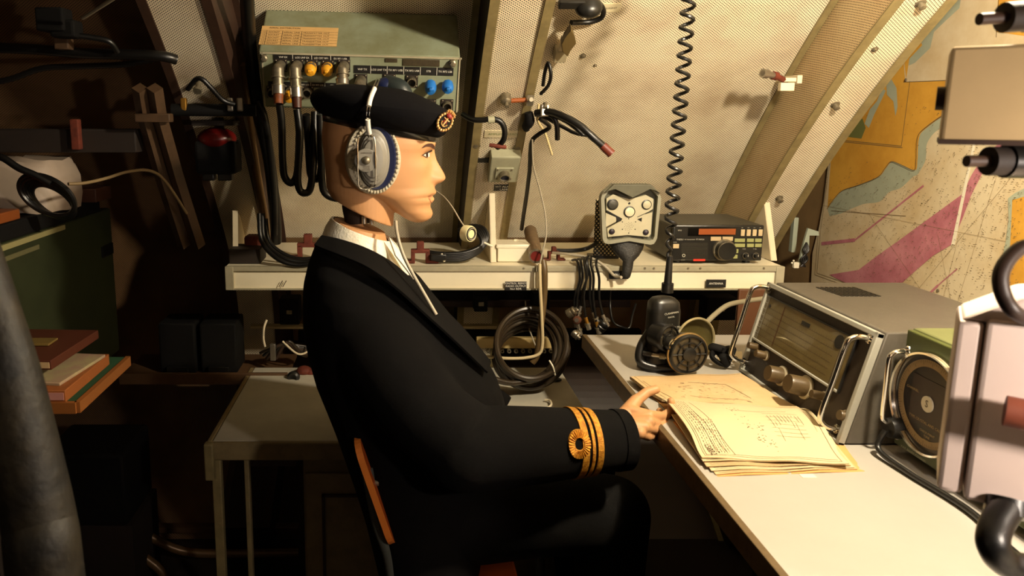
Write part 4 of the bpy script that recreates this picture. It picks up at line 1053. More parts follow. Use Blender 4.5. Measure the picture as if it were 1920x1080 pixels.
for k in range(10):
    u = .64+.024*k; pline(mb, at, (u, .33), (u+.004, .33+.28*rnd.random()+.06), .0006, ink, 3)
pline(mb, at, (.40, .27), (.80, .27), .0006, ink, 6)
for k in range(16): pline(mb, at, (.93, .25+.018*k), (.932, .258+.018*k), .001, ink, 1)
mb.build('near_page', t, 'near page printed with a circuit diagram')
for s_ in ('CRS032',):
    p = at(.085, .80); p2 = at(.095, .90); yv = (p2-p).normalized(); xv = yv
    mb = MB(); F = FR(p+V(0, 0, .0006), xv, V(0, 0, 1).cross(xv)); mb.text(s_, .014, ink, F); mb.build('page_number', t)
t_ = MB(); p = WZ(1515, 893, DESKZ); t_.box((p.x, p.y, DESKZ+.0004), (.022, .012, .0006), mat('clear_tape', (232, 222, 196), .2)); t_.build('tape_piece', label='small piece of clear tape stuck at the papers\' front edge', cat='tape')

# ================================================================== chart on the right wall
CX = XR-.003
FC = FR(V(CX, 0, 0), (0, -1, 0), (0, 0, 1)); q = lambda px, py: WP(px, py, FC)
c_paper = mat('chart_paper', (224, 208, 172), .7, noise=.1, nscale=5, rgb2=(206, 182, 138)); c_land = mat('chart_ochre', (224, 168, 62), .7, noise=.12, nscale=6, rgb2=(205, 148, 48)); c_blue = mat('chart_blue', (176, 182, 156), .7, noise=.1, nscale=14); c_mag = mat('chart_magenta', (204, 134, 142), .7, noise=.1, nscale=10, rgb2=(180, 104, 116)); c_green = mat('chart_green', (112, 116, 60), .7); c_fold = mat('chart_fold', (244, 236, 210), .7); c_ink = mat('chart_ink', (112, 92, 60), .8); c_line = mat('chart_line', (140, 116, 78), .8)
t = thing('nautical_chart', 'coastal sea chart with ochre land and pink route band on the right wall', 'chart', M=FC)
mb = MB(FC)
outline = [(1521, 533), (1524, 474), (1537, 422), (1545, 378), (1556, 290), (1570, 225), (1610, 120), (1660, 40), (1700, -60)]
P0 = [q(*a) for a in outline]
zb_ = P0[0].y; ymax = -q(1921, 500).x+.0
poly = [(p.x, p.y) for p in P0]; xr_ = -.85
poly = poly+[(xr_, poly[-1][1]), (xr_, zb_)]
mb.prism(poly, 0, .0008, c_paper)
lay = [0]
def cp(L, m, z=None):
    lay[0] += 1; pts = [q(*a) for a in L]; zz = .0009+lay[0]*.00006
    a_ = sum(pts[i].x*pts[(i+1) % len(pts)].y-pts[(i+1) % len(pts)].x*pts[i].y for i in range(len(pts)))
    if a_ < 0: pts = pts[::-1]
    mb.add([(p.x, p.y, zz) for p in pts], [tuple(range(len(pts)))], m)
def cl(a, b, w, m):
    lay[0] += 1; a, b = q(*a), q(*b); mb.line2(a, b, w, m, Matrix.Identity(4), .0009+lay[0]*.00004)
coast = [(1552, 392), (1566, 372), (1582, 357), (1612, 347), (1648, 332), (1662, 315), (1674, 303), (1694, 310), (1717, 319), (1721, 300), (1722, 274), (1725, 255), (1733, 244), (1759, 224), (1775, 214)]
blue_o = [(1775, 232), (1760, 243), (1748, 254), (1738, 272), (1736, 300), (1722, 326), (1712, 332), (1690, 352), (1668, 360), (1650, 378), (1622, 382), (1600, 390), (1578, 400), (1556, 405)]
sm = lambda L: [(v.x, v.y) for v in catmull([(a, b, 0) for a, b in L], 5)]
coast = sm(coast); blue_o = sm(blue_o)
cp(coast+blue_o, c_blue)
cp([(1561, 262)]+coast[:1]+coast[1:]+[(1775, 150), (1775, 60), (1700, 60), (1622, 160), (1580, 215)], c_land)
# the upper sheet and the inset
cp([(1698, 154), (1775, 150), (1800, 150), (1900, 148), (1905, -40), (1700, -50), (1690, 40)], c_paper)
cp([(1700, 125), (1716, 118), (1745, 90), (1752, 60), (1775, 38), (1800, 15), (1802, 0), (1775, 0), (1735, 60), (1702, 105)], c_blue)
cp([(1870, 60), (1872, 0), (1874, -50), (1905, -50), (1940, 0), (1940, 70)], c_land)
cp([(1700, 148), (1706, 110), (1730, 85), (1722, 62), (1690, 62)], c_land)
cp([(1578, 255), (1588, 236), (1604, 228), (1618, 222), (1624, 240), (1616, 260)], c_green)
cp([(1622, 232), (1632, 205), (1645, 190), (1655, 165), (1662, 170), (1650, 195), (1640, 215), (1630, 240)], c_blue)
cp([(1663, 160), (1672, 148), (1682, 165), (1684, 200), (1680, 218), (1676, 190), (1664, 178)], c_blue)
for a, b_ in (((1570, 262), (1691, 274)), ((1691, 274), (1707, 152)), ((1574, 265), (1693, 277)), ((1695, 154), (1800, 150)), ((1869, 70), (1876, -40))): cl(a, b_, .0018, c_ink)
cp([(1556, 515), (1611, 506), (1648, 478), (1685, 452), (1744, 409), (1807, 363), (1822, 330), (1833, 312), (1850, 298), (1885, 262), (1896, 262), (1860, 305), (1845, 322), (1822, 367), (1806, 410), (1785, 459), (1750, 480), (1722, 504), (1681, 541), (1630, 545), (1590, 533)], c_mag)
for a, b_, w in (((1541, 457), (1604, 450), .010), ((1604, 450), (1733, 348), .005), ((1715, 578), (1760, 535), .006), ((1760, 535), (1796, 504), .003), ((1850, 296), (1905, 240), .006)): cl(a, b_, w, c_mag)
p = q(1733, 348)
cp([(1826, 270), (1831, 270), (1792, 459), (1785, 459)], c_fold)
# right hand coast and land
cp([(1925, 352), (1905, 362), (1892, 372), (1893, 410), (1888, 450), (1880, 490), (1876, 540), (1862, 575), (1925, 575)], c_blue)
cp([(1925, 368), (1900, 375), (1898, 420), (1896, 460), (1886, 500), (1882, 545), (1872, 575), (1925, 575)], c_land)
for k_, (a, b_) in enumerate((((1555, 300), (1536, 430)), ((1536, 430), (1529, 515)), ((1529, 515), (1600, 541)), ((1558, 300), (1540, 430)), ((1540, 430), (1533, 512)), ((1533, 512), (1604, 536)), ((1560, 395), (1700, 405)), ((1912, 500), (1900, 600)), ((1545, 385), (1925, 460)), ((1630, 400), (1760, 590)), ((1925, 300), (1700, 570)), ((1760, 440), (1790, 590)), ((1790, 590), (1880, 300)), ((1800, 440), (1760, 600)))): cl(a, b_, .0012 if k_ < 7 else .0007, c_ink if k_ < 7 else c_line)
for k, (a, b_) in enumerate(zip(coast, coast[1:])): cl(a, b_, .0018, c_ink)
rn = random.Random(11)
lay[0] += 4
for k in range(2100):
    px, py = rn.uniform(1545, 1922), rn.uniform(195, 640)
    if px < 1700 and py < 330 and rn.random() < .85: continue
    if px < 1760 and py < 300 and rn.random() < .8: continue
    a = q(px, py); an = rn.uniform(0, 3.14) if rn.random() < .3 else rn.gauss(.1, .25); L = rn.uniform(.002, .0055)
    mb.line2((a.x, a.y), (a.x+L*math.cos(an), a.y+L*math.sin(an)), rn.uniform(.0009, .0016), c_ink, Matrix.Identity(4), .0052)
mb.build('chart_sheet', t)
for px, py in ((1700, 150), (1760, 545)):
    p = q(px, py); mb = MB(FC); mb.lathe([(.004, .001), (.004, .003), (.001, .005)], dnickel, M=Matrix.Translation((p.x, p.y, 0)), seg=12); mb.build('drawing_pin', t)
# ================================================================== distribution box with plugs
JY = 1.70
A_, B_ = W(485, 97, JY), W(863, 108, JY)
J0 = thing('distribution_box', 'grey-green cable distribution box with a sloping lid and rows of sockets behind the beret', 'junction box', (A_+B_)/2)
xj = (B_-A_).normalized(); wj = (B_-A_).length
lo = W(488, 200, JY+.035); yl = (A_-Vector((A_.x, lo.y, lo.z))); hl = yl.length
FJ = FR(A_-yl, xj, yl)                      # lower panel frame: origin bottom left
top = W(494, 18, JY+.11); yt = Vector((A_.x, top.y, top.z))-A_; ht = yt.length
FL = FR(A_, xj, yt)                         # lid frame: origin at ridge
mb = MB(); 
prof = [(A_.y, A_.z), (top.y, top.z), (JY+.30, top.z+.01), (JY+.30, lo.z), (lo.y, lo.z)]
mb.prism([(p[0], p[1]) for p in prof], 0, wj, boxgreen, M=Matrix.Translation((A_.x, 0, 0)) @ Matrix(((xj.x, 0, 0, 0), (0, 1, 0, 0), (xj.z, 0, 1, 0), (0, 0, 0, 1))) @ FR((0, 0, 0), (0, 1, 0), (0, 0, 1)), bev=.004)
mb.build('housing', J0)
j = lambda px, py: WP(px, py, FJ)
mb = MB(FJ); mb.box((wj/2, hl-.002, .001), (wj, .004, .003), trimgrey); mb.box((wj-.004, hl/2, .001), (.003, hl, .003), trimgrey); mb.box((.004, hl/2, .001), (.003, hl, .003), trimgrey); mb.build('panel_edge', J0)
mb = MB(FL); p0, p1 = WP(492, 49, FL), WP(631, 88, FL); tan = mat('old_label', (222, 178, 112), .7, noise=.12, nscale=30)
mb.box(((p0.x+p1.x)/2, (p0.y+p1.y)/2, .0006), (p1.x-p0.x, p0.y-p1.y, .001), tan)
w_, h_ = p1.x-p0.x, p0.y-p1.y
for u in (0.075, .28, .53): mb.line2((p0.x+w_*u, p1.y), (p0.x+w_*u, p0.y-h_*.25), .0012, ink, Matrix.Identity(4), .0013)
for k in range(6): mb.line2((p0.x, p0.y-h_*(.25+.15*k)), (p1.x, p0.y-h_*(.25+.15*k)), .0006, ink, Matrix.Identity(4), .0013)
for k in range(5):
    for u, s_ in ((.04, '12'), (.17, 'SOCKET'), (.40, 'AERIAL LINE'), (.72, 'TRANSMITTER OUT')):
        mb.text(s_, .0068, ink, Matrix.Translation((p0.x+w_*u, p0.y-h_*(.33+.15*k), .0014)))
mb.text('AERIAL DISTRIBUTION', .007, ink, Matrix.Translation((p0.x+w_*.3, p0.y-h_*.1, .0014)))
mb.build('paper_label', J0, 'yellowed paper label with a printed table')
def jl(px0, py0, px1, py1, items, sz=.0058):
    mb = MB(FJ); a, b = j(px0, py0), j(px1, py1); sl = (b.y-a.y)*0
    x0, x1, y1 = a.x, b.x, (a.y); y0 = y1-(py1-py0)/FPX*1.72
    mb.box(((x0+x1)/2, (y0+y1)/2, .001), (x1-x0, y1-y0, .002), lab)
    n = len(items)
    for k, s_ in enumerate(items):
        mb.text(s_, sz, wht, Matrix.Translation((x0+(x1-x0)*(k+.5)/n, (y0+y1)/2, .0024)))
        if k: mb.box((x0+(x1-x0)*k/n, (y0+y1)/2, .0022), (.0009, y1-y0, .0006), wht)
    mb.build('label_strip', J0)
jl(513, 100, 656, 112, ['VHF EX', 'LOS UHF EX', 'LID CRT RF1', 'EX RF1 USB'])
jl(664, 122, 850, 136, ['VHF TX', 'LOS UHF TX', 'TX RF1 USB', 'TX RF2 USB', 'STB', 'TX RF2 LSB'], .0062)
jl(503, 152, 636, 161, ['TX RF', '', 'EX RF1 LSB', 'EX RF2 LSB', 'STB'], .0052)
mb = MB(FJ)
for a, b in (((722, 109), (745, 117)), ((755, 110), (824, 125))):
    p0, p1 = j(*a), j(*b); mb.box(((p0.x+p1.x)/2, (p0.y+p1.y)/2, .001), (p1.x-p0.x, p0.y-p1.y, .002), mat('rating_plate', (66, 56, 36), .5, noise=.4, nscale=200), bev=.0008)
mb.build('rating_plate', J0)
def flange(mb, p, s_=.014):
    mb.box((p.x, p.y, .0015), (s_*2, s_*2, .003), dkbrown, bev=.0008)
    for a in (-1, 1):
        for b in (-1, 1): mb.sph((p.x+a*s_*.75, p.y+b*s_*.75, .003), (.0018, .0018, .0012), dnickel, seg=8, rings=5)
for px, py in ((772, 152), (677, 150), (730, 150), (806, 197), (838, 197), (527, 122), (558, 122), (585, 123), (615, 124), (645, 123), (545, 170), (512, 172), (577, 172)):
    p = j(px, py); mb = MB(FJ); flange(mb, p); T = Matrix.Translation((p.x, p.y, .002))
    mb.lathe([(.0105, 0), (.0105, .020), (.0085, .020), (.0083, .004)], dnickel, M=T, caps=False, seg=24); mb.lathe([(.0084, .004), (.0005, .004)], blackp, M=T, seg=24, caps=False)
    mb.build('socket', J0)
for px, py in ((496, 108), (848, 118)):
    p = j(px, py); mb = MB(FJ); mb.lathe([(.0085, 0), (.0085, .010), (.0055, .012), (.0055, .016), (.0005, .0165)], dnickel, M=Matrix.Translation((p.x, p.y, 0)), seg=6); mb.build('bolt', J0)
bl = mat('bright_blue_cap', (34, 112, 196), .45); yl_ = mat('yellow_cap', (238, 170, 40), .45)
def cap(px, py, m, group, lbl, L=.030):
    p = j(px, py); mb = MB(FJ); T = Matrix.Translation((p.x, p.y, .004)) @ Matrix.Rotation(.35, 4, 'X')
    mb.lathe([(.0125, .004), (.0135, .014), (.0125, L*.8), (.0085, L), (.0005, L+.001)], m, M=T, seg=9)
    mb.box((p.x, p.y-.004, L+.006), (.008, .006, .014), m, bev=.002)
    mb.build('dust_cap', None, lbl, 'cap', group)
cap(807, 155, bl, 'blue caps', 'torn bright blue cap on the fifth socket of the upper row, left one of two', .034); cap(839, 155, bl, 'blue caps', 'bright blue cap at the right end of the upper socket row')
cap(584, 122, yl_, 'yellow caps', 'yellow cap on the third socket from the left under the top label strip'); cap(615, 123, yl_, 'yellow caps', 'yellow cap on the fourth socket from the left under the top label strip'); cap(545, 172, yl_, 'yellow caps', 'small yellow cap between the two hanging grey plugs in the lower row')
hz = V(0, 0, 0)
def plug(px, py, pxe, pye, lbl, r=.0125, tail=None):
    p = FJ @ Vector((*j(px, py)[:2], .022)); e = W(pxe, pye, JY-.045); m1_ = p+FJ.col[2].to_3d()*.022; mb = MB()
    t_ = thing('cable_plug', lbl, 'plug', e, 'grey screw plugs on the distribution box')
    d = (e-m1_); mb.cyl(p-FJ.col[2].to_3d()*.015, m1_, r, dnickel); mb.sph(m1_, r*1.02, dnickel)
    mb.cyl(m1_, m1_+d*.28, r*1.05, dnickel); mb.cyl(m1_+d*.28, m1_+d*.34, r*1.25, dnickel); mb.cyl(m1_+d*.34, m1_+d*.62, r*.95, dnickel); mb.build('elbow_body', t_)
    mb = MB(); mb.cyl(m1_+d*.60, m1_+d*.66, r*1.2, dnickel); mb.cyl(m1_+d*.66, m1_+d*.98, r*1.12, steel); mb.build('clamp_nut', t_)
    if tail:
        mb = MB(); mb.cyl(m1_+d*.97, m1_+d*1.35, r*.9, tail, r1=r*.8); mb.build('sleeve', t_)
    return m1_+d*1.0
og = mat('orange_brown_sleeve', (140, 72, 26), .6, noise=.5, nscale=120)
e1 = plug(527, 122, 522, 178, 'grey screw plug at the far left of the box with an orange-brown sleeve', tail=og)
e2 = plug(558, 122, 556, 184, 'grey screw plug second from the left with a brown sleeve', tail=mat('brown_sleeve', (70, 32, 16), .5))
e3 = plug(645, 123, 642, 160, 'short grey screw plug under the right end of the top label strip')
e4 = plug(677, 150, 680, 184, 'dull grey plug half hidden by the beret left of the blue and black plug')
# big dark blue / black plug hump behind the beret
p = FJ @ Vector((*j(728, 152)[:2], .022)); mb = MB(); n3 = FJ.col[2].to_3d()
t_ = thing('large_rubber_plug', 'large dark blue and black rubber plug behind the top of the beret', 'plug', p)
mb.tube(catmull([p, p+n3*.02+V(.006, 0, 0), p+n3*.032+V(.028, 0, -.006), p+n3*.03+V(.040, 0, -.030), p+n3*.025+V(.044, 0, -.055)], 6), [.019, .022, .022, .018, .014], mat('slate_rubber', (42, 50, 50), .45), seg=20); mb.sph(p+n3*.018, (.021, .02, .02), mat('slate_rubber', (42, 50, 50), .45)); mb.build('boot', t_)
mb = MB(); mb.sph(p+n3*.022+V(-.004, 0, .001), (.024, .022, .018), mat('ink_blue_rubber', (24, 34, 72), .4)); mb.build('blue_shroud', t_)
def wires(name, lbl, pts, r, m=black, group=None, cat='cable', parent=None, n=8):
    P = [W(a, b, c) for a, b, c in pts]; return cable(name, P, r, m, lbl, cat, group, parent, n=n)
g_ = 'black cables looping below the distribution box'
def loopc(lbl, pts): wires('loop_cable', lbl, pts, .0085, black, g_)
loopc('black cable looping down from the orange-brown sleeve, leftmost of the hanging loops', [(524, 196, 1.65), (528, 230, 1.66), (530, 300, 1.68), (534, 332, 1.69), (546, 343, 1.69), (556, 330, 1.69), (560, 290, 1.68), (562, 215, 1.70)])
loopc('black cable from the brown sleeve making the longest hanging loop', [(557, 205, 1.66), (562, 260, 1.66), (558, 330, 1.68), (562, 356, 1.69), (572, 362, 1.69), (582, 352, 1.69), (588, 300, 1.68), (590, 210, 1.70)])
loopc('black cable whose loop hangs shortest, third from the left', [(574, 215, 1.67), (578, 270, 1.70), (582, 325, 1.71), (592, 336, 1.71), (601, 325, 1.70), (603, 270, 1.70), (600, 212, 1.71)])
loopc('black cable hanging down close behind the figure\'s head', [(600, 215, 1.66), (602, 280, 1.67), (604, 345, 1.69), (614, 366, 1.70), (640, 372, 1.71), (665, 360, 1.73), (675, 300, 1.76)])

# ================================================================== left of the box: conduits, bar, red lamp
tubeb = mat('conduit_tan', (112, 84, 50), .35, .3, noise=.2, nscale=20)
wires('tan_conduit', 'tan metal conduit running down beside the left rib, left of the black hose', [(452, 120, 1.86), (466, 230, 1.93), (480, 320, 2.0), (494, 400, 2.06), (500, 445, 2.10)], .0125, tubeb, cat='pipe')
wires('black_hose', 'thick black hose running down beside the tan conduit', [(462, -20, 1.60), (470, 100, 1.78), (486, 215, 1.86), (503, 290, 1.92), (512, 360, 1.97), (517, 420, 2.02), (518, 452, 2.06)], .016, black, cat='hose')
wires('thin_black_hose', 'thinner black hose hanging right of the thick one, under the box corner', [(484, 190, 1.83), (497, 225, 1.83), (508, 300, 1.88), (514, 380, 1.95), (514, 440, 2.0)], .009, black, cat='hose')
g_ = 'black cables lying on the left part of the shelf'
for k, pts in enumerate(([(486, 400, 1.98), (488, 440, 1.97), (498, 465, 1.955), (525, 488, 1.935), (560, 497, 1.935), (605, 490, 1.94), (660, 483, 1.96)], [(492, 400, 1.99), (494, 440, 1.98), (506, 465, 1.965), (532, 484, 1.945), (565, 491, 1.945), (605, 485, 1.95), (660, 480, 1.98)], [(498, 410, 2.0), (502, 445, 1.99), (514, 464, 1.98), (540, 480, 1.97), (570, 486, 1.965), (620, 481, 1.97)])):
    wires('black_cable', ['lowest black cable of the bundle drooping over the left shelf lip', 'middle black cable of the bundle drooping at the left shelf end', 'rearmost black cable of the bundle lying on the left shelf end'][k], pts, .0062, black, g_)
t = thing('warning_lamp', 'black equipment box with a dark red top hanging under the left rib', 'lamp', W(402, 330, 1.80))
Fw = FR(W(402, 280, 1.80), (1, 0, 0), (0, 0, 1))
mb = MB(Fw); mb.box((0, -.02, -.04), (.098, .080, .08), blackm, bev=.008); mb.box((-.022, -.068, -.03), (.028, .018, .03), blackp, bev=.003); mb.box((.018, -.068, -.03), (.034, .018, .03), blackp, bev=.003); mb.build('box', t)
mb = MB(Fw); mb.sph((0, .024, -.03), (.048, .028, .04), mat('dark_red_glass', (92, 14, 10), .3)); mb.build('red_cover', t, 'dark red domed cover')
mb = MB(Fw); mb.box((0, .062, -.04), (.10, .012, .10), dkbrown, bev=.002); mb.box((.0, .05, -.06), (.02, .05, .02), dkbrown); mb.build('hanger', t)
mb = MB(); p, qq = W(322, 206, 1.74), W(480, 207, 1.76); mb.cyl(p, qq, .014, blackm); 
tb = thing('black_rail', 'black horizontal rail with steel clips crossing the foot of the left rib', 'rail', p); mb.build('rail', tb)
for px in (345, 432, 450):
    p = W(px, 196, 1.735); mb = MB(); mb.box(p, (.014, .012, .030), steel if px > 400 else brass, bev=.003); mb.build('clip', tb)
wires('hook_cable', 'black cable hooked over a stud on the left rib', [(352, 168, 1.70), (366, 150, 1.685), (378, 148, 1.68), (396, 165, 1.69), (418, 188, 1.71), (440, 196, 1.72)], .0055, black)
mb = MB(); P, n = on_hull(374, 150, DEP); mb.cyl(P, P+n*.03, .006, dnickel); mb.cyl(P+n*.03, P+n*.036, .010, dnickel); mb.build('stud', label='steel stud on the left rib under the hooked cable', cat='stud')
# double conduit with clamp band
t = thing('conduit_pair', 'pair of brown square conduits strapped together on the dark left panel', 'conduit', W(330, 480, 1.9))
cb = mat('conduit_brown', (84, 62, 42), .5, noise=.3, nscale=20)
for o_ in (0, 28):
    mb = MB(); mb.tube([W(262+o_, 165, 1.68), W(270+o_, 215, 1.73), W(303+o_, 330, 1.86), (W(345+o_, 460, 1.98))], .0175, cb, seg=4); mb.build('conduit', t)
mb = MB(); a, b = W(256, 222, 1.715), W(322, 220, 1.715); mb.box((a+b)/2, ((b-a).length, .03, .02), cb, bev=.003); mb.build('strap', t)
g_ = 'black cables across the dark left panel'
wires('wall_cable', 'thick black cable crossing the dark left panel, uppermost', [(-60, 88, 1.62), (60, 92, 1.62), (160, 100, 1.62), (290, 104, 1.62), (330, 112, 1.64)], .011, black, g_)
wires('wall_cable', 'thinner black cable sagging just below the thick one on the left panel', [(-60, 165, 1.66), (20, 148, 1.66), (80, 128, 1.66), (160, 124, 1.66), (240, 120, 1.65), (300, 108, 1.65)], .0065, black, g_)
mb = MB(); a, b = W(-120, 265, 1.78), W(262, 262, 1.78); mb.box((a+b)/2, ((b-a).length, .05, .055), dkbrown, bev=.004)
t = thing('cable_trunking', 'dark brown trunking running across the left panel above the white bag', 'trunking', (a+b)/2-V(0, 0, .03)); mb.build('trunking', t)
mb = MB(); p = W(143, 252, 1.745); mb.box(p, (.02, .02, .07), rust, bev=.003); mb.build('bracket', t)
t = thing('wall_lamp_box', 'black box-shaped fitting with a cable high on the dark left panel', 'fitting', W(110, 66, 1.55))
mb = MB(); mb.box(W(102, 38, 1.55), (.055, .05, .045), blackm, M=None, bev=.004); mb.box(W(125, 55, 1.56), (.05, .05, .035), blackm, bev=.006); mb.build('body', t)
mb = MB(); mb.tube(catmull([W(135, 66, 1.56), W(170, 70, 1.57), W(205, 78, 1.58), (W(220, 98, 1.60))], 6), .006, black); mb.build('lead', t)
mb = MB(); mb.box(W(120, 82, 1.60), (.03, .03, .025), cb, bev=.003); mb.build('bracket', t)
wires('pale_rod', 'thin pale rod slanting up at the top left', [(155, 34, 1.50), (218, -6, 1.42)], .0035, mat('pale_rod', (150, 140, 116), .5), cat='rod', n=2)
wires('hanging_wire', 'pale wire sagging from the white bag to the left rib', [(128, 345, 1.52), (160, 343, 1.55), (200, 334, 1.6), (240, 322, 1.65), (280, 320, 1.7), (310, 340, 1.75), (350, 400, 1.85)], .0035, mat('tan_wire', (128, 106, 70), .6))

# ================================================================== rib in the middle: fittings
def hf(px, py, off=DEP, spin=0): return hull_frame(px, py, off, spin)
t = thing('socket_box', 'small grey cast socket box on the middle rib under a bent black cable', 'junction box', on_hull(940, 310, DEP)[0])
F0 = hf(938, 300, DEP+.0005); T0 = F0
sgrey = mat('cast_grey', (168, 166, 138), .5, noise=.12, nscale=40)
L = lambda px, py, F=T0: WP(px, py, F)
mb = MB(T0); c0_, c1_ = L(918, 280), L(968, 330); cx_ = (c0_.x+c1_.x)/2; cy_ = (c0_.y+c1_.y)/2
mb.box((cx_, cy_+.006, .016), (abs(c1_.x-c0_.x)*.95, abs(c0_.y-c1_.y)*.95, .032), sgrey, bev=.004); mb.build('body', t)
mb = MB(T0); mb.box((cx_, cy_-.004, .034), (.046, .044, .005), sgrey, bev=.001)
for a in (-1, 1):
    for b in (-1, 1): mb.sph((cx_+a*.018, cy_-.004+b*.017, .037), (.003, .003, .002), dnickel, seg=8, rings=5)
mb.build('flange', t)
mb = MB(T0); mb.lathe([(.014, .034), (.014, .052), (.0115, .052), (.011, .040)], dnickel, M=Matrix.Translation((cx_, cy_-.004, 0)), caps=False); mb.lathe([(.0113, .046), (.0005, .046)], mat('navy_plug', (22, 26, 48), .5), M=Matrix.Translation((cx_, cy_-.004, 0)), caps=False); mb.build('socket', t)
wires('elbow_cable', 'black cable curving from the left into the grey socket box', [(868, 215, 1.83), (885, 224, 1.80), (905, 225, 1.79), (922, 223, 1.785), (938, 228, 1.785), (946, 243, 1.79), (944, 262, 1.80), (932, 277, 1.82)], .0068, black)
mb = MB(); a, b = W(915, 225, 1.785), W(927, 224, 1.785); mb.cyl(a, b, .0085, sgrey); mb.build('cable_clip', label='pale metal clip round the cable above the grey socket box', cat='clip')
mb = MB(); a, b = W(918, 272, 1.81), W(948, 276, 1.81); mb.tube([a, (a+b)/2+V(0, -.006, 0), b], .005, rust, seg=8); mb.build('saddle_clamp', label='rusty saddle clamp on top of the grey socket box', cat='clamp')
def tag_plate(px0, py0, px1, py1, off, m, lbl, texts, name='label_plate', tm=wht, cat='label'):
    F = hf((px0+px1)/2, (py0+py1)/2, off); a, b = WP(px0, py0, F), WP(px1, py1, F); mb = MB(F); w, h = abs(b.x-a.x), abs(a.y-b.y)
    mb.box((0, 0, .0012), (w, h, .0018), m, bev=.0004)
    for s_, yy, z in texts: mb.text(s_, z*h, tm, Matrix.Translation((0, yy*h, .0024)))
    mb.build(name, None, lbl, cat)
tag_plate(909, 244, 976, 257, DEP, mat('pale_label', (216, 204, 168), .6), 'pale adhesive label on the middle rib behind the bent cable', [('AMPLIFIER LEAD', 0, .4)], tm=mat('green_print', (120, 140, 70), .6))
tag_plate(927, 346, 964, 357, DEP, lab, 'black engraved label below the grey socket box', [('WT ALARM', .22, .42), ('LAMP', -.25, .42)])
tag_plate(884, 296, 916, 304, DEP, lab, 'blank black label left of the grey socket box', [])
tag_plate(1090, 6, 1160, 22, 0, mat('pale_label', (216, 204, 168), .6), 'pale adhesive label under the black cable at the top', [('EMERGENCY LIGHT', 0, .35)], tm=ink)
# orange link with clamps
t = thing('pipe_clamp', 'steel clamp on an orange-brown link bolted through the middle rib edge', 'clamp', on_hull(960, 182, DEP)[0])
F = hf(960, 180, DEP); l_ = lambda px, py: WP(px, py, F)
a, b = l_(948, 180), l_(1000, 178)
mb = MB(F); mb.lathe([(.013, .0), (.013, .020), (.009, .024), (.0005, .025)], dnickel, M=Matrix.Translation((a.x, a.y, 0)), seg=12); mb.lathe([(.005, .02), (.005, .034), (.0005, .035)], dnickel, M=Matrix.Translation((a.x, a.y, 0)), seg=12); mb.build('bolt', t)
mb = MB(F); c_ = l_(968, 179); mb.cyl((a.x, a.y, .016), (l_(988, 179).x, b.y, .016), .0055, mat('orange_link', (150, 78, 30), .5)); mb.build('link', t)
mb = MB(F); c_ = l_(992, 178); mb.box((c_.x, c_.y, .018), (.018, .020, .020), steel, bev=.003); mb.cyl((c_.x, c_.y, .016), (c_.x, c_.y+.016, .030), .005, dnickel); mb.build('clamp', t)
F = hf(988, 215, DEP); mb = MB(F); mb.tube(catmull([(.0, .02, .012), (.004, .0, .022), (.0, -.022, .018), (.004, -.04, .012)], 6), [.010, .013, .011, .007], blackm, seg=12); mb.build('black_tape_wad', None, 'lump of black tape hanging beside the middle rib edge', 'tape')
# bundle of cut cables from the steel clamp
t = thing('cable_clamp', 'steel saddle clamp right of the middle rib holding the cut cables', 'clamp', W(1020, 218, 1.80))
mb = MB(); mb.box(W(1021, 207, 1.80), (.020, .016, .028), steel, bev=.003); mb.cyl(W(1022, 194, 1.80), W(1022, 203, 1.79), .0055, dnickel); mb.box(W(1014, 213, 1.84), (.02, .06, .016), steel, bev=.002); mb.build('clamp', t)
g_ = 'cut black cables held by the steel clamp'
wires('cut_cable', 'thickest cut cable, reaching furthest right with a red end', [(1005, 212, 1.82), (1030, 210, 1.79), (1055, 218, 1.76), (1085, 234, 1.74), (1108, 254, 1.73), (1132, 275, 1.73)], .0088, black, g_)
wires('cut_cable', 'cut cable ending with a split tip in the middle of the bunch', [(1005, 214, 1.82), (1035, 216, 1.80), (1060, 226, 1.78), (1080, 240, 1.77), (1092, 252, 1.77)], .0058, black, g_)
wires('cut_cable', 'cut cable hanging nearly straight down and shortest of the bunch', [(1010, 212, 1.82), (1035, 218, 1.80), (1044, 235, 1.80), (1045, 262, 1.81)], .0062, black, g_)
wires('cut_cable', 'thin cut cable below the split-tip one', [(1008, 216, 1.83), (1030, 224, 1.81), (1055, 238, 1.80), (1080, 250, 1.79), (1104, 254, 1.79)], .0045, black, g_)
wires('cut_cable', 'thin cable curving back behind the middle rib', [(1012, 222, 1.83), (1030, 238, 1.84), (1010, 252, 1.86), (996, 270, 1.88), (992, 330, 1.96), (978, 430, 2.10)], .0055, black, g_)
mb = MB(); a, b = W(1130, 273, 1.73), W(1147, 289, 1.725); mb.cyl(a, b, .0098, mat('red_shrink', (104, 42, 26), .5), r1=.0105); mb.build('red_end_cap', None, 'dull red cap on the tip of the thickest cut cable', 'cap')
wires('pale_strap', 'pale strap behind the cut cables', [(1010, 195, 1.84), (1008, 225, 1.86), (1022, 250, 1.90), (1035, 290, 1.93)], .003, mat('pale_strap', (216, 196, 146), .6), cat='strap')
wires('looped_lead', 'thin black lead looping right of the rib above the steel clamp', [(1014, 176, 1.80), (1028, 160, 1.77), (1033, 140, 1.75), (1028, 118, 1.75), (1022, 135, 1.77), (1018, 160, 1.80)], .0042, black)
wires('thin_hanging_wire', 'thin grey wire falling from the cut cables to the red-lined clamp on the shelf', [(998, 262, 1.86), (1000, 310, 1.90), (1012, 355, 1.93), (1022, 400, 1.93), (1024, 440, 1.925), (1018, 470, 1.92), (1012, 500, 1.92), (1012, 545, 1.92), (1014, 600, 1.92), (1014, 640, 1.92)], .0022, greyw)
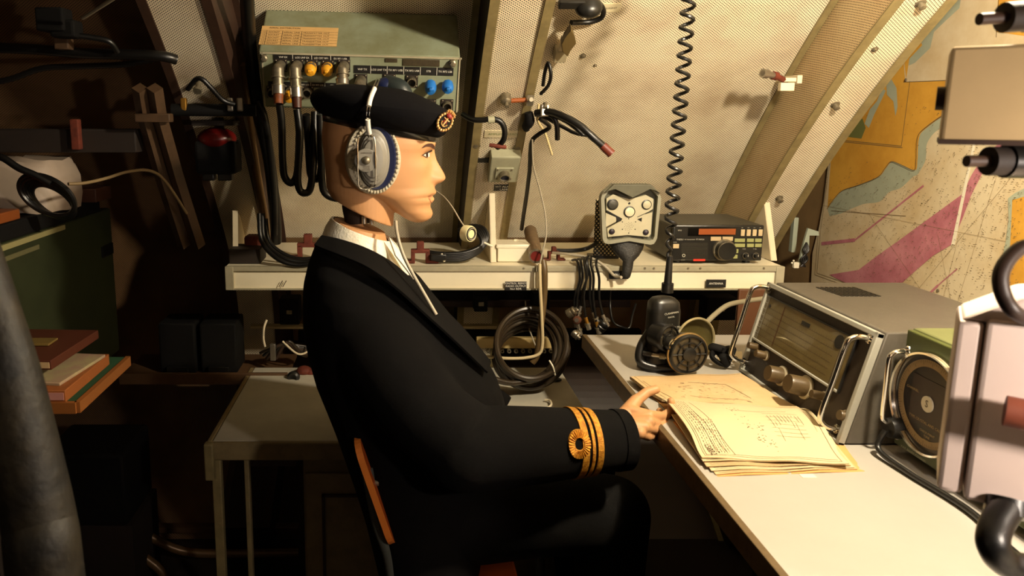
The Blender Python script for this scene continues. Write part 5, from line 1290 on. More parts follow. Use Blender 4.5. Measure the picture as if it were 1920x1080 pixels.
# lamp bracket at the top
t = thing('bulkhead_light', 'black bulkhead light with an olive bracket plate at the top of the middle rib', 'light fitting', on_hull(1060, 60, 0)[0])
F = hf(1062, 62, 0); l_ = lambda px, py: WP(px, py, F)
mb = MB(F); pts = [tuple(l_(*z_)[:2]) for z_ in ((1066, 26), (1072, 40), (1076, 55), (1066, 64), (1060, 80), (1050, 70), (1048, 55), (1056, 45))]; mb.prism(pts, .03, .05, mat('bracket_olive', (98, 80, 44), .5), bev=.002); mb.build('bracket_plate', t)
mb = MB(F); a, b = l_(1040, 82), l_(1058, 102); mb.box(((a.x+b.x)/2, (a.y+b.y)/2, .015), (abs(b.x-a.x), abs(a.y-b.y), .03), mat('grey_block', (166, 154, 124), .5), bev=.002); mb.box(((a.x+b.x)/2, (a.y+b.y)/2+.03, .02), (.016, .05, .012), cream); mb.build('block', t)
mb = MB(F); a = l_(1100, -4); mb.sph((a.x, a.y, .03), (.032, .022, .03), blackp); mb.box((a.x-.04, a.y+.01, .03), (.06, .02, .02), blackp, bev=.003); mb.build('lamp_body', t)
mb = MB(F); mb.tube(catmull([(*l_(1118, -8)[:2], .02), (*l_(1129, 8)[:2], .018), (*l_(1126, 24)[:2], .016), (*l_(1106, 32)[:2], .016), (*l_(1085, 31)[:2], .02), (*l_(1068, 26)[:2], .03)], 6), .0062, black); mb.build('lead', t)
mb = MB(F); a = l_(1116, 18); mb.box((a.x, a.y, .008), (.012, .018, .016), olive, bev=.002); mb.build('clip', t)

# bolts on the ribs and panels
def bolt(px, py, off, lbl, r=.007, L=.014, group='steel bolts in the lining'):
    F = hf(px, py, off); mb = MB(F); mb.lathe([(r*1.5, 0), (r*1.5, .002), (r, .003), (r, L), (r*.7, L+.001), (.0005, L+.001)], dnickel, seg=12); mb.build('bolt', None, lbl, 'bolt', group)
bolt(1566, 196, DEP, 'bolt in the middle of the right rib face, level with the clip'); bolt(1461, 371, DEP, 'bolt low on the right rib face above the shelf gusset'); bolt(1726, 6, DEP, 'bolt at the very top of the right rib face')
bolt(1640, 92, DEP, 'bolt in the upper half of the right rib face', r=.005, L=.004); bolt(1093, 104, 0, 'small rusty bolt in the bright panel right of the middle rib', r=.005, L=.006); bolt(970, 277, DEP, 'round washer bolt beside the grey socket box', r=.008, L=.004); bolt(892, 273, DEP, 'washer bolt at the left edge of the middle rib', r=.008, L=.004)
bolt(1116, 122, 0, 'tiny bolt below the rusty one in the bright panel', r=.003, L=.003)
# clip with stub on the right rib's left edge
t = thing('rib_clip', 'pale bent clip with a steel stub on the left edge of the right rib', 'clip', W(1470, 160, 1.86))
mb = MB(); mb.box(W(1474, 163, 1.855), (.034, .016, .020), cream, bev=.002); mb.box(W(1474, 150, 1.865), (.034, .034, .010), cream, bev=.002); mb.box(W(1484, 150, 1.90), (.012, .08, .02), cream, bev=.001); mb.build('bracket', t)
mb = MB(); a, b = W(1456, 143, 1.84), W(1430, 137, 1.82); mb.cyl(a, b, .0075, steel); mb.cyl(a, a+(b-a)*.25, .010, rust); mb.cyl(b+(a-b)*.3, b, .011, steel); mb.cyl(a, W(1474, 152, 1.86), .007, rust); mb.build('stub', t)

# ================================================================== coiled cord with handset plug
mb = MB(); P = []
hc = W(1254, 520, 1.575); base = [V(hc.x+.004*math.sin(z_*5), 1.575, z_) for z_ in (1.735, 1.63, 1.52, 1.42, 1.32, 1.22, 1.12, W(1254, 482, 1.575).z)]
bc = catmull(base, 40); s_ = arcl(bc); n_turn = 26.5
for k, p in enumerate(bc):
    a = 2*math.pi*n_turn*s_[k]/s_[-1]; r = .0125 if k < len(bc)-30 else .0125*(len(bc)-k)/30
    P.append(p+Vector((r*math.cos(a), r*math.sin(a), 0)))
mb.tube(P, .0038, blackp, seg=8)
t = thing('handset_cord', 'black coiled cord hanging from above down to the hand microphone on the desk', 'cord', W(1254, 490, 1.575)); mb.build('coiled_cord', t)
mb = MB(); mb.cyl(W(1256, 480, 1.575), W(1252, 532, 1.575), .0062, blackp, r1=.0085); mb.cyl(W(1252, 531, 1.575), W(1251, 548, 1.575), .0125, blackp); mb.build('strain_relief', t)
# ================================================================== things on the shelf
t = thing('white_box', 'white lidded plastic box on the shelf beside the white gusset', 'box', W(965, 492, 2.0))
by = 2.0; a, b = W(931, 462, by), W(1003, 462, by); zt = W(960, 458, by).z
whp = mat('white_plastic', (240, 232, 206), .4)
mb = MB(); mb.box(((a.x+b.x)/2-.003, by+.04, (zt+SZ)/2-.004), (b.x-a.x-.012, .08, zt-SZ-.008), whp, bev=.004); mb.build('body', t)
mb = MB(); mb.box(((a.x+b.x)/2-.003, by+.04, zt-.006), (b.x-a.x-.004, .086, .012), whp, bev=.004); mb.box(((a.x+b.x)/2+.01, by+.06, zt+.001), (.012, .008, .006), whp, bev=.001); mb.build('lid', t)
# pipe end with red lining
t = thing('pipe_clamp_end', 'brown clamped pipe end with a red bore standing on the shelf by the white box', 'pipe', W(1010, 490, 1.985))
mb = MB(); p = W(1005, 479, 1.95); pb = V(p.x+.02, 2.16, SZ+.06)
mb.cyl(p, pb, .0185, mat('pipe_brown', (132, 106, 76), .45, .3, noise=.3, nscale=40)); mb.build('pipe', t)
mb = MB(); d = (p-pb).normalized(); mb.lathe([(.0195, 0), (.0195, .008), (.0150, .008), (.0145, -.008)], dnickel, p0=p, axis=d, caps=False); mb.build('ring', t)
mb = MB(); mb.lathe([(.0148, .004), (.0005, .0041)], mat('red_bore', (110, 24, 16), .5), p0=p, axis=d); mb.build('bore', t)
mb = MB(); mb.box(((p.x+pb.x)/2, 2.04, SZ+.012), (.03, .02, .022), rust, bev=.002); mb.build('foot', t)
# rusty saddle brackets
def bracket(px, py, Y, lbl, s_=1.0, m=rust):
    c = W(px, py, Y); c.z = SZ+.0; mb = MB(); w = .036*s_; h = .03*s_
    for sx in (-1, 1): mb.box((c.x+sx*w/2, Y, SZ+h/2), (.010*s_, .022, h), m, bev=.002); mb.box((c.x+sx*w*.9, Y, SZ+h*.12), (w*.7, .022, h*.24), m, bev=.002)
    mb.box((c.x, Y, SZ+h), (w+.010*s_, .022, .009*s_), m, bev=.002); mb.box((c.x, Y, SZ+h*1.4), (w*.5, .018, h*.8), m, bev=.003)
    mb.build('pipe_bracket', None, lbl, 'bracket', 'rusty pipe brackets on the shelf')
bracket(578, 470, 2.05, 'rusty bracket on the shelf behind the figure\'s collar', 1.3)
bracket(788, 480, 1.99, 'rusty bracket on the shelf under the figure\'s chin', 1.1); bracket(1038, 480, 2.03, 'small rusty bracket on the shelf right of the red-bored pipe', .7)
t = thing('dark_block', 'dark wedge-shaped block at the far left end of the shelf', 'block', W(462, 488, 2.0))
mb = MB(); mb.box((W(462, 480, 2.0).x, 2.02, SZ+.02), (.085, .09, .04), dkbrown, bev=.003); mb.box((W(470, 470, 2.0).x, 2.06, SZ+.05), (.05, .05, .03), rust, bev=.006); mb.build('block', t)
# coil of cable round the boom microphone, end at the gusset
t = thing('shelf_cable_coil', 'coil of black cable with white ties lying on the shelf behind the boom microphone', 'cable', W(850, 490, 2.0))
for k in range(5):
    o = k*.0045; pts = [W(800, 484-k*3, 1.99), W(830, 488-k*3, 1.98), W(870, 486-k*3, 1.98), W(900, 470-k*2, 1.99), W(914-k*3, 447, 2.0), W(906-k*4, 428+k, 2.02), W(884-k, 424+2*k, 2.04), (W(860+k*2, 432+k*2, 2.06))]
    for p in pts: p.z = max(p.z, SZ+.008)
    mb = MB(); mb.tube(catmull(pts, 7), .0062, black); mb.build('turn', t)
for a, b in (((908, 455), (923, 462)), ((828, 476), (833, 490))):
    mb = MB(); mb.tube([W(*a, 1.965), W((a[0]+b[0])/2, (a[1]+b[1])/2, 1.96), W(*b, 1.965)], .003, whp); mb.build('tie', t, 'white cable tie')
t = thing('black_lead_block', 'pair of flat black connector blocks in front of the cable coil on the shelf', 'connector', W(850, 490, 1.97))
mb = MB(); mb.box(W(822, 486, 1.965)+V(0, 0, .006), (.04, .02, .016), blackp, bev=.002); mb.build('block', t)
g_ = 'thin cables hanging from the shelf edge'
rnd = random.Random(5)
ends = [(1078, 590), (1083, 606), (1098, 595), (1112, 585), (1118, 603), (1130, 590), (1090, 574)]
tops = [(1085, 497), (1090, 495), (1096, 492), (1102, 494), (1108, 492), (1118, 494), (1100, 490)]
wo = ['leftmost thin black cable hanging from the shelf edge', 'second thin hanging cable, its plug lowest of the left ones', 'third thin hanging cable from the left', 'middle thin hanging cable ending level with the battens', 'thin hanging cable with the lowest brass plug', 'rightmost thin hanging cable bowing outwards', 'thin hanging cable behind the others, shortest of them']
for k, ((ex, ey), (tx_, ty_)) in enumerate(zip(ends, tops)):
    Yh = SY-.016-.006*(k % 3)
    t = thing('hanging_cable', wo[k], 'cable', W(ex, ey, Yh), g_)
    P = [W(tx_-12+k*3, ty_-6, SY+.05), W(tx_-4+k, ty_-9, SY+.01), W(tx_, ty_+3, Yh+.003), W(tx_+(ex-tx_)*.2+3, ty_+28, Yh), W(tx_+(ex-tx_)*.7-3, ty_+65, Yh), W(ex, ey, Yh)]
    P[0].z = max(P[0].z, SZ+.006)
    mb = MB(); mb.tube(catmull(P, 8), .0034, black, seg=8); mb.build('cable', t)
    d = V(rnd.uniform(-.4, .5), -.1, -1).normalized(); p = W(ex, ey, Yh)
    mb = MB(); mb.cyl(p, p+d*.016, .0048, brass if k in (2, 4) else steel); mb.cyl(p+d*.016, p+d*.021, .0078, dnickel); mb.cyl(p+d*.021, p+d*.034, .0066, steel, seg=12); mb.cyl(p+d*.034, p+d*.036, .004, blackm); mb.build('plug', t)
def knurl(px, py, Y, r, ax, lbl, m=blackp):
    t = thing('loose_connector', lbl, 'connector', W(px, py, Y)-V(0, 0, r)); a = Vector(ax).normalized(); p = W(px, py, Y)
    mb = MB(); mb.lathe([(r*.7, -r*1.2), (r, -r), (r*1.02, 0), (r*.9, .002), (r*1.02, .006), (r, r*.8), (r*.8, r)], m, p0=p, axis=a, seg=24); mb.build('shell', t)
    mb = MB(); mb.lathe([(r*.5, r*.9), (r*.5, r*1.5), (r*.3, r*1.5)], steel, p0=p, axis=a, seg=16); mb.build('pin', t)
knurl(1129, 610, SY-.02, .016, (.5, -.4, .8), 'large black ribbed connector at the right of the hanging plugs')
knurl(1072, 585, SY-.02, .012, (.7, -.4, .6), 'round steel connector at the top left of the hanging plugs', dnickel)
knurl(1082, 600, SY-.035, .011, (-.3, -.9, .2), 'reddish steel connector among the hanging plugs', mat('reddish_nickel', (140, 96, 76), .4, .6))
knurl(1080, 628, SY-.03, .010, (.6, -.6, -.5), 'lowest left steel connector of the hanging plugs', steel)
wires('shelf_bundle', 'grey cable bundle lying on the shelf between the brackets and the rubber funnel', [(1036, 474, 2.02), (1060, 476, 2.0), (1090, 480, 1.98), (1115, 487, 1.95), (1135, 500, 1.93), (1152, 517, 1.925), (1165, 520, 1.90)], .0040, greyw)
wires('shelf_lead', 'dark lead lying on the shelf towards the rubber funnel', [(1040, 470, 2.05), (1075, 470, 2.04), (1100, 466, 2.03), (1120, 455, 2.06)], .006, blackp)
# stiff brown cable with white wire and coil of cable under the shelf
bc_ = mat('brown_sheathed_cable', (96, 76, 46), .4, noise=.15, nscale=30)
wires('stiff_brown_cable', 'stiff brown cable dropping vertically in front of the shelf lip into the coil', [(1018, 488, 1.93), (1021, 510, 1.92), (1020, 560, 1.92), (1013, 620, 1.91), (1007, 665, 1.91), (998, 680, 1.91)], .0085, bc_)
wires('white_wire', 'pale wire following the stiff brown cable and turning left towards the jacket', [(1012, 495, 1.915), (1013, 540, 1.905), (1016, 600, 1.90), (1017, 645, 1.90), (1010, 664, 1.90), (985, 671, 1.90), (950, 672, 1.90), (915, 669, 1.91), (880, 668, 1.92)], .0044, mat('ivory_wire', (206, 188, 146), .5))
t = thing('cable_coil', 'large coil of thick black-brown cable leaning below the shelf above the counter', 'cable coil', V(W(998, 700, 1.9).x, 1.9, CZ))
cab = mat('coil_sheath', (48, 38, 26), .35, noise=.2, nscale=20)
rc = random.Random(9)
for k in range(8):
    cx, cy, rx, ry = 998+rc.uniform(-8, 6)-k*1.2, 645+k*4.0+rc.uniform(-3, 3), 66-(k % 3)*5, 66-(k % 4)*4; yy = 1.86+.011*k
    pts = []
    for j in range(16):
        a = 2*math.pi*j/16+k*.4; p = W(cx+rx*math.cos(a), cy-ry*math.sin(a)*1.0, yy+.10*max(math.sin(a), -.2)); p.z = max(p.z, CZ+.010); pts.append(p)
    mb = MB(); mb.tube(catmull(pts, 4, closed=True), .0072, cab, closed=True, seg=8); mb.build('turn', t)
mb = MB(); mb.tube(catmull([W(1030, 676, 1.84), W(1037, 688, 1.83), W(1041, 703, 1.84)], 5), .0022, whp, seg=6); mb.build('tie', t, 'white cable tie')
wires('tail_cable', 'dark cable tail running out of the coil along the counter towards the figure', [(1000, 712, 1.86), (960, 718, 1.84), (930, 712, 1.83), (905, 700, 1.83), (880, 690, 1.84)], .008, cab)
# fittings on the wall under the shelf
t = thing('terminal_rail', 'cream aluminium terminal rail behind the cable coil', 'rail', W(985, 655, 2.12))
mb = MB(); a, b = W(893, 642, 2.12), W(1052, 642, 2.12); mb.box((a+b)/2, ((b-a).length, .02, .032), mat('rail_cream', (206, 180, 120), .45), bev=.003); mb.build('channel', t)
for k in range(10):
    p = W(915+k*13, 657, 2.105); mb = MB(); mb.lathe([(.006, 0), (.006, .010), (.003, .010), (.003, .004)], dnickel, p0=p, axis=(0, -1, 0), seg=12, caps=False); mb.build('terminal', t)
def beam(name, lbl, px0, px1, py, Y, h, m, cat='batten', d=.03):
    a, b = W(px0, py, Y), W(px1, py, Y); mb = MB(); mb.box((a+b)/2, ((b-a).length, d, h), m, bev=.003); return mb.build(name, None, lbl, cat)
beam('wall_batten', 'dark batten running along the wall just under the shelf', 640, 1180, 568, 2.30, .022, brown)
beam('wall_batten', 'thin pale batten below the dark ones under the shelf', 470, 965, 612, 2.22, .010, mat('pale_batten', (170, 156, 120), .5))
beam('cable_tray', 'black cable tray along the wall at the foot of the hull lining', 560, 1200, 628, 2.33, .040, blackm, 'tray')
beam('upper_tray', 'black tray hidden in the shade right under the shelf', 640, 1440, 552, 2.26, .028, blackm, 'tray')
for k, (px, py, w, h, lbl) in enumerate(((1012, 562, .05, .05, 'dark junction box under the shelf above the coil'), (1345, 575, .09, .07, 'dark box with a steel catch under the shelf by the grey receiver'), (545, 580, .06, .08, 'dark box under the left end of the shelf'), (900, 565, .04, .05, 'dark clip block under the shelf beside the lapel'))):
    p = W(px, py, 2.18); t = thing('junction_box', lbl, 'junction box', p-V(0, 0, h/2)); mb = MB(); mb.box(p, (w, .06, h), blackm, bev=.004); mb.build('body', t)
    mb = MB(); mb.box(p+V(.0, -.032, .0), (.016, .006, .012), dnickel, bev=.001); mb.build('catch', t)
wires('wire_tangle', 'thin wires crossing in front of the terminal rail', [(985, 565, 2.10), (988, 600, 2.05), (997, 630, 2.0), (1005, 650, 1.98)], .002, greyw, cat='wire')
pw0 = W(1144, 560, 2.0); cable('small_wire', [V(pw0.x, 2.0, SZ-.010), pw0, W(1146, 590, 1.98), W(1152, 606, 1.96), W(1166, 613, 1.95), W(1180, 614, 1.94), W(1186, 590, 1.97), W(1192, 570, 2.0)], .003, blackp, 'short bent wire hanging under the shelf above the end of the desk', 'wire')
wires('grey_cable', 'grey cable arching from the mask to the left handle of the grey receiver', [(1318, 612, 1.66), (1340, 590, 1.70), (1365, 572, 1.74), (1395, 565, 1.78), (1430, 560, 1.80)], .006, mat('dull_grey_cable', (140, 132, 108), .5))
beam('standing_board', 'brown board standing behind the grey receiver under the shelf', 1380, 1440, 600, 1.93, .17, mat('board_brown', (96, 58, 30), .6), 'board', d=.012)
# ---- litter on the counter
t = thing('black_tag', 'small black tag lying on the counter beside the sleeve', 'tag', WZ(968, 767, CZ)); p = WZ(968, 767, CZ); mb = MB(); mb.box((p.x, p.y, CZ+.0022), (.045, .012, .004), lab); mb.build('tag', t)
wires('paper_curl', 'curl of torn cream tape on the counter', [(985, 765, 1.80), (1000, 768, 1.79), (1018, 768, 1.79), (1033, 760, 1.80), (1031, 751, 1.83), (1022, 750, 1.84)], .003, cream, cat='tape')
p = WZ(1045, 716, CZ); mb = MB(); mb.sph((p.x, p.y, CZ+.006), (.012, .007, .0055), blackp); mb.build('black_grommet', None, 'small black rubber lump on the counter under the coil', 'grommet')

# ================================================================== face mask with hand microphone on the desk
MY = 1.575
t = thing('hand_microphone', 'black hand microphone with white lettering standing on the desk under the coiled cord', 'microphone', V(W(1240, 690, MY).x, MY, DESKZ))
F = FR(W(1243, 600, MY), (1, .18, 0), (0, 0, 1))
mb = MB(F); zb2 = (F.inverted() @ V(F.col[3].x, MY, DESKZ+.001)).y
def sq(cx, cy, rx, rz, ex=3.2, n=32, cz=0):
    out = []
    for k in range(n):
        a = 2*math.pi*k/n; c, s = math.cos(a), math.sin(a); q_ = (abs(c)**ex+abs(s)**ex)**(-1/ex); out.append((cx+rx*q_*c, cy, cz+rz*q_*s))
    return list(reversed(out))
mb.loft([sq(-.002, .053, .012, .012, 2), sq(-.002, .050, .024, .017), sq(-.001, .041, .032, .022), sq(0, .020, .0345, .0245), sq(-.001, -.02, .034, .025), sq(-.003, -.06, .036, .027), sq(-.006, zb2, .042, .032)], blackp)
mb.build('body', t)
mb = MB(F)
for k, (s_, z_) in enumerate((('CLANSMAN', .0062), ('RACAL', .005), ('', .004), ('No 1', .004), ('ACOUSTICS LTD', .0062), ('MADE IN ENGLAND', .0055))):
    mb.text(s_, z_, tx, Matrix.Translation((.004, .022-.0085*k, .0262)) @ Matrix.Rotation(.12, 4, 'Z'))
mb.build('lettering', t, 'white lettering')
def grille(parent, px, py, Y, r, ax, n, bright, nm='grille', up=(0, 0, 1), depth=.03):
    a = Vector(ax).normalized(); c = W(px, py, Y); M = FR(c, Vector(up).cross(a), up)
    mb = MB(M); mb.lathe([(r*.9, -depth), (r, -.006), (r, 0), (r*.93, .004), (r*.86, .0045), (r*.84, .0005), (.0005, .0005)], blackp, seg=40); 
    for k in range(n):
        an = 2*math.pi*k/n; c2, s2 = math.cos(an), math.sin(an); mb.line2((c2*r*.3, s2*r*.3), (c2*r*.86, s2*r*.86), r*.07, blackp, Matrix.Identity(4), .0040)
        mb.cyl((c2*r*.3, s2*r*.3, .003), (c2*r*.87, s2*r*.87, .003), r*.04, blackp, seg=6)
    mb.lathe([(r*.62, .0035), (r*.60, .0052), (r*.56, .0052), (r*.55, .0035)], blackp, seg=40, caps=False)
    mb.lathe([(r*.36, .001), (r*.34, .006), (r*.26, .0075), (.0005, .0078)], blackp if not bright else mat('grille_centre', (190, 176, 140), .4), seg=28)
    o = mb.build(nm, parent)
    mb = MB(M); mb.lathe([(r*.84, .0008), (.0005, .0009)], bright or mat('grille_mesh', (86, 78, 62), .4, .6), seg=32); mb.build('mesh_disc', o, 'pale mesh behind the spokes')
    return M
bm_ = mat('mesh_bright', (196, 184, 148), .35, .5)
grille(t, 1253, 634, MY-.045, .030, (.45, -.85, .05), 5, None, 'side_grille', depth=.035)
grille(t, 1262, 645, MY-.062, .0165, (.35, -.92, .06), 4, bm_, 'small_grille', depth=.018)
mb = MB(); mb.cyl(W(1222, 665, MY-.03), W(1262, 670, MY-.05), .005, steel); mb.cyl(W(1236, 667, MY-.038), W(1248, 668, MY-.043), .0075, dnickel); mb.cyl(W(1206, 662, MY-.02), W(1224, 665, MY-.03), .006, blackp); mb.build('steel_stem', t, 'bright steel stem')
mb = MB(); pl = W(1208, 660, MY); mb.tube(catmull([V(pl.x+.01, MY+.0, DESKZ+.085), V(pl.x-.012, MY-.01, DESKZ+.05), V(pl.x-.014, MY-.02, DESKZ+.02), V(pl.x+.02, MY-.03, DESKZ+.010), V(pl.x+.06, MY-.035, DESKZ+.012)], 6), .009, blackp); mb.build('side_frame', t)
t = thing('round_speaker', 'large round black spoked grille leaning on the hand microphone, facing the room', 'speaker', W(1290, 695, 1.50))
grille(t, 1291, 664, 1.51, .043, (.12, -.97, .12), 8, None, 'face_grille', depth=.030)
mb = MB(FR(W(1291, 664, 1.51), Vector((0, 0, 1)).cross(Vector((.12, -.97, .12)).normalized()), (0, 0, 1)))
mb.lathe([(.0425, -.002), (.0455, -.003), (.0455, -.007), (.0425, -.008)], mat('brass_rim', (160, 130, 80), .35, .6), caps=False, seg=44); mb.build('rim', t, 'dull brass rim')
t = thing('metal_bowl', 'shallow round olive metal dish with a bright rim behind the spoked grille', 'dish', V(W(1312, 640, 1.60).x, 1.60, DESKZ))
M = FR(W(1303, 639, 1.60), Vector((0, 0, 1)).cross(Vector((.30, -.9, .22)).normalized()), (0, 0, 1)); mb = MB(M); om = mat('dish_olive', (92, 82, 44), .4, .3)
mb.lathe([(.0495, 0), (.0490, -.003), (.038, -.014), (.018, -.020), (.0005, -.021)], om, seg=44, caps=False); mb.lathe([(.0515, .0), (.0520, -.004), (.040, -.017), (.018, -.023), (.0005, -.024)], om, seg=44, caps=False); mb.build('dish', t)
mb = MB(M); mb.tube([(.0512*math.cos(a), .0512*math.sin(a), .0) for a in [2*math.pi*k/44 for k in range(44)]], .0028, mat('rim_pale', (186, 172, 130), .3, .5), closed=True, seg=8); mb.build('rim', t, 'bright metal rim')
p = W(1355, 672, 1.58); mb = MB(); t = thing('black_wad', 'crumpled black rubber strap between the dish and the grey receiver', 'strap', V(p.x, p.y, DESKZ))
rr = random.Random(2); pts = [V(p.x+rr.uniform(-.028, .028), p.y+rr.uniform(-.03, .02), DESKZ+.010+rr.uniform(0, .045)) for _ in range(12)]
mb.tube(catmull(pts, 6), .009, blackm, flat=.6); mb.build('strap', t)
p = W(1372, 655, 1.62); mb = MB(); mb.prism([(-.03, 0), (.02, -.012), (.035, .02), (-.01, .04)], 0, .0015, cream, M=FR(V(p.x, p.y, DESKZ+.002), (1, 0, .2), (0, 1, .3))); mb.build('paper_scrap', None, 'pale torn scrap standing behind the crumpled black strap', 'paper')

# ================================================================== bracket and tangle in the gap beside the chart
t = thing('cable_bracket', 'pale blue-grey bracket with black leads hanging in the dark gap beside the chart', 'bracket', W(1505, 500, 2.2))
pb_ = mat('pale_blue_metal', (168, 176, 156), .4)
mb = MB(); mb.prism([(0, 0), (.010, .07), (.018, .11), (.05, .10), (.052, .088), (.024, .088), (.026, .05), (.014, .0)], 0, .008, pb_, M=FR(W(1495, 495, 2.2), (1, 0, 0), (0, 0, 1))); mb.build('bracket', t)
mb = MB(); mb.box(W(1488, 380+60, 2.3), (.014, .02, .11), pb_, bev=.002); mb.build('strip', t)
for k in range(4):
    mb = MB(); mb.tube(catmull([W(1512, 455, 2.19), W(1516-k*3, 470, 2.18), W(1502+k*4, 486, 2.18), W(1510-k*3, 500, 2.18)], 6), .0028, blackp); mb.build('lead', t)
mb = MB(); mb.box(W(1492, 497, 2.18), (.016, .012, .018), whp, bev=.002); mb.sph(W(1485, 493, 2.17), .003, whp); mb.sph(W(1488, 489, 2.17), .003, whp); mb.build('plug', t, 'small white plug')

# ================================================================== lower left: trays, transformer, terminals
beamm = mat('tray_brown', (92, 66, 42), .5, noise=.2, nscale=30)
t = thing('equipment_tray', 'brown perforated tray on the wall left of the counter holding two black boxes', 'tray', W(385, 720, 2.12))
mb = MB(); a, b = W(225, 706, 2.05), W(540, 706, 2.05); mb.box(((a.x+b.x)/2, 2.14, a.z), (b.x-a.x, .20, .008), beamm); mb.box(((a.x+b.x)/2, 2.045, a.z-.004), (b.x-a.x, .012, .034), beamm, bev=.002); mb.build('tray', t)
trz = a.z+.004
for px, lbl in ((345, 'left of the two black boxes on the brown tray'), (420, 'right of the two black boxes on the brown tray')):
    p = W(px, 690, 2.12); tb = thing('black_unit', lbl, 'box', V(p.x, 2.12, trz), 'black boxes on the brown tray')
    mb = MB(); mb.box((p.x, 2.12, trz+.075), (.105, .11, .15), blackm, bev=.006); mb.build('case', tb)
    mb = MB(); mb.box((p.x, 2.062, trz+.012), (.06, .02, .024), blackp, bev=.002); mb.build('foot', tb)
t = thing('terminal_bundle', 'bundle of cut wires clamped by a steel strap above the bright perforated strip', 'wires', W(510, 670, 2.12))
for k in range(7):
    p0 = W(488+k*6, 662+k % 3*5, 2.10); mb = MB(); mb.tube(catmull([p0, W(512+k*5, 652-k*2, 2.08), W(540+k*4, 646+k*3, 2.10), W(575, 650+k*3, 2.12)], 5), .0045, [cab, blackp, brown][k % 3]); mb.build('wire', t)
mb = MB(); mb.box(W(512, 660, 2.075), (.016, .012, .05), steel, bev=.002); mb.build('strap', t)
wires('pale_wire_end', 'short pale wire curling up above the steel strap', [(500, 600, 2.1), (495, 615, 2.09), (494, 635, 2.09), (497, 650, 2.09)], .0035, cream, cat='wire')
wires('pale_wire_hook', 'pale wire hooked at the right of the cut bundle', [(530, 640, 2.08), (552, 660, 2.07), (566, 664, 2.07), (580, 656, 2.08), (578, 646, 2.1)], .003, cream, cat='wire')
p = W(552, 706, 2.02); mb = MB(); mb.lathe([(.017, 0), (.018, .012), (.012, .016), (.006, .012), (.0005, .012)], blackp, p0=p, axis=(-.2, -1, .1), seg=24); mb.build('cable_gland', None, 'round black cable gland at the back left corner of the counter', 'gland')
p = W(570, 695, 2.06); mb = MB(); mb.sph(p, (.022, .02, .014), rust); mb.sph(p+V(.02, 0, -.004), (.02, .016, .012), rust); mb.build('rusty_lump', None, 'rust-red clamp just above the round black knob', 'clamp')

# ---- left side cabinet, bag, coil, shelf of papers
cg = mat('cabinet_dark_green', (44, 50, 26), .55, noise=.2, nscale=10)
t = thing('green_cabinet', 'dark green steel cabinet at the left edge of the aisle', 'cabinet', (-1.0, 1.73, .63))
mb = MB(); mb.box((-1.05, 1.73, .835), (.50, .64, .41), cg, bev=.006); mb.build('case', t)
mb = MB(); mb.box((-.797, 1.58, 1.032), (.008, .34, .012), mat('edge_strip', (150, 142, 96), .4), bev=.001); mb.build('edge_strip', t, 'pale green edge strip')
mb = MB(); mb.box((-.797, 2.0, .93), (.006, .07, .03), blackp); mb.build('catch', t)
mb = MB(); mb.box((-.797, 1.52, 1.008), (.004, .20, .010), mat('worn_strip', (96, 92, 60), .6)); mb.build('worn_label', t)
wb = mat('bag_white', (178, 160, 142), .5, noise=.1, nscale=12)
mb = MB(); rw = random.Random(4); rings = []
for k, (z, s_) in enumerate(((1.078, 1.0), (1.11, 1.03), (1.15, 1.0), (1.175, .97), (1.193, .88), (1.198, .3))):
    rings.append([V(-.915+.145*s_*math.copysign(abs(math.cos(a))**.5, math.cos(a))+rw.uniform(-.004, .004), 1.74+.11*s_*math.copysign(abs(math.sin(a))**.5, math.sin(a)), z+rw.uniform(-.004, .004)) for a in [2*math.pi*j/20 for j in range(20)]])
mb.loft(rings, wb); mb.build('white_bag', None, 'off-white plastic bag on top of the green cabinet', 'bag')
mb = MB(); mb.box((-.93, 1.70, 1.0585), (.26, .56, .036), blackm, bev=.004); mb.build('black_tray', None, 'flat black tray under the white bag on the green cabinet', 'tray')
t = thing('black_cable_coil', 'coil of black cable on the front of the green cabinet, over the white bag', 'cable coil', (-.80, 1.55, 1.08))
for k in range(5):
    cx, cy = 88+k*3, 366+k*3; pts = [W(cx+(52-k*3)*math.cos(a), cy+(34-k*2)*math.sin(a)+math.cos(a)*18, 1.56+.015*math.sin(a)+.006*k) for a in [2*math.pi*j/14 for j in range(14)]]
    mb = MB(); mb.tube(catmull(pts, 4, closed=True), .0055, black, closed=True, seg=8); mb.build('turn', t)
wires('black_lead', 'black lead crossing the white bag from the left edge into the coil', [(-30, 285, 1.54), (5, 296, 1.53), (35, 315, 1.53), (65, 328, 1.535), (95, 345, 1.54)], .0075, black)
mb = MB(); mb.box((-.86, 1.52, 1.088), (.11, .10, .022), mat('orange_card', (130, 66, 18), .6), bev=.003); mb.build('orange_packet', None, 'orange-brown packet lying under the black coil', 'packet')
mb = MB(); mb.box((-.81, 1.91, 1.094), (.10, .10, .035), mat('brown_carton', (66, 34, 16), .6), bev=.003)
mb.build('brown_carton', None, 'small brown carton beside the white bag', 'carton')
SHZ = .800
t = thing('green_side_shelf', 'green-topped side shelf with an orange wooden edge carrying papers at the far left', 'shelf', (-.75, 1.3, SHZ-.03))
sx_, syy = WZ(142, 752, SHZ).x, WZ(142, 752, SHZ).y
mb = MB(); mb.box((sx_-.1175, syy+.12, SHZ-.006), (.235, .24, .012), mat('baize_green', (16, 62, 30), .8)); mb.build('top', t)
mb = MB(); mb.box((sx_-.1175, syy-.004, SHZ-.010), (.24, .010, .020), mat('edge_orange', (132, 78, 32), .5)); mb.box((sx_+.004, syy+.12, SHZ-.010), (.010, .25, .020), mat('edge_orange', (132, 78, 32), .5)); mb.build('wood_edge', t, 'orange wooden edge')
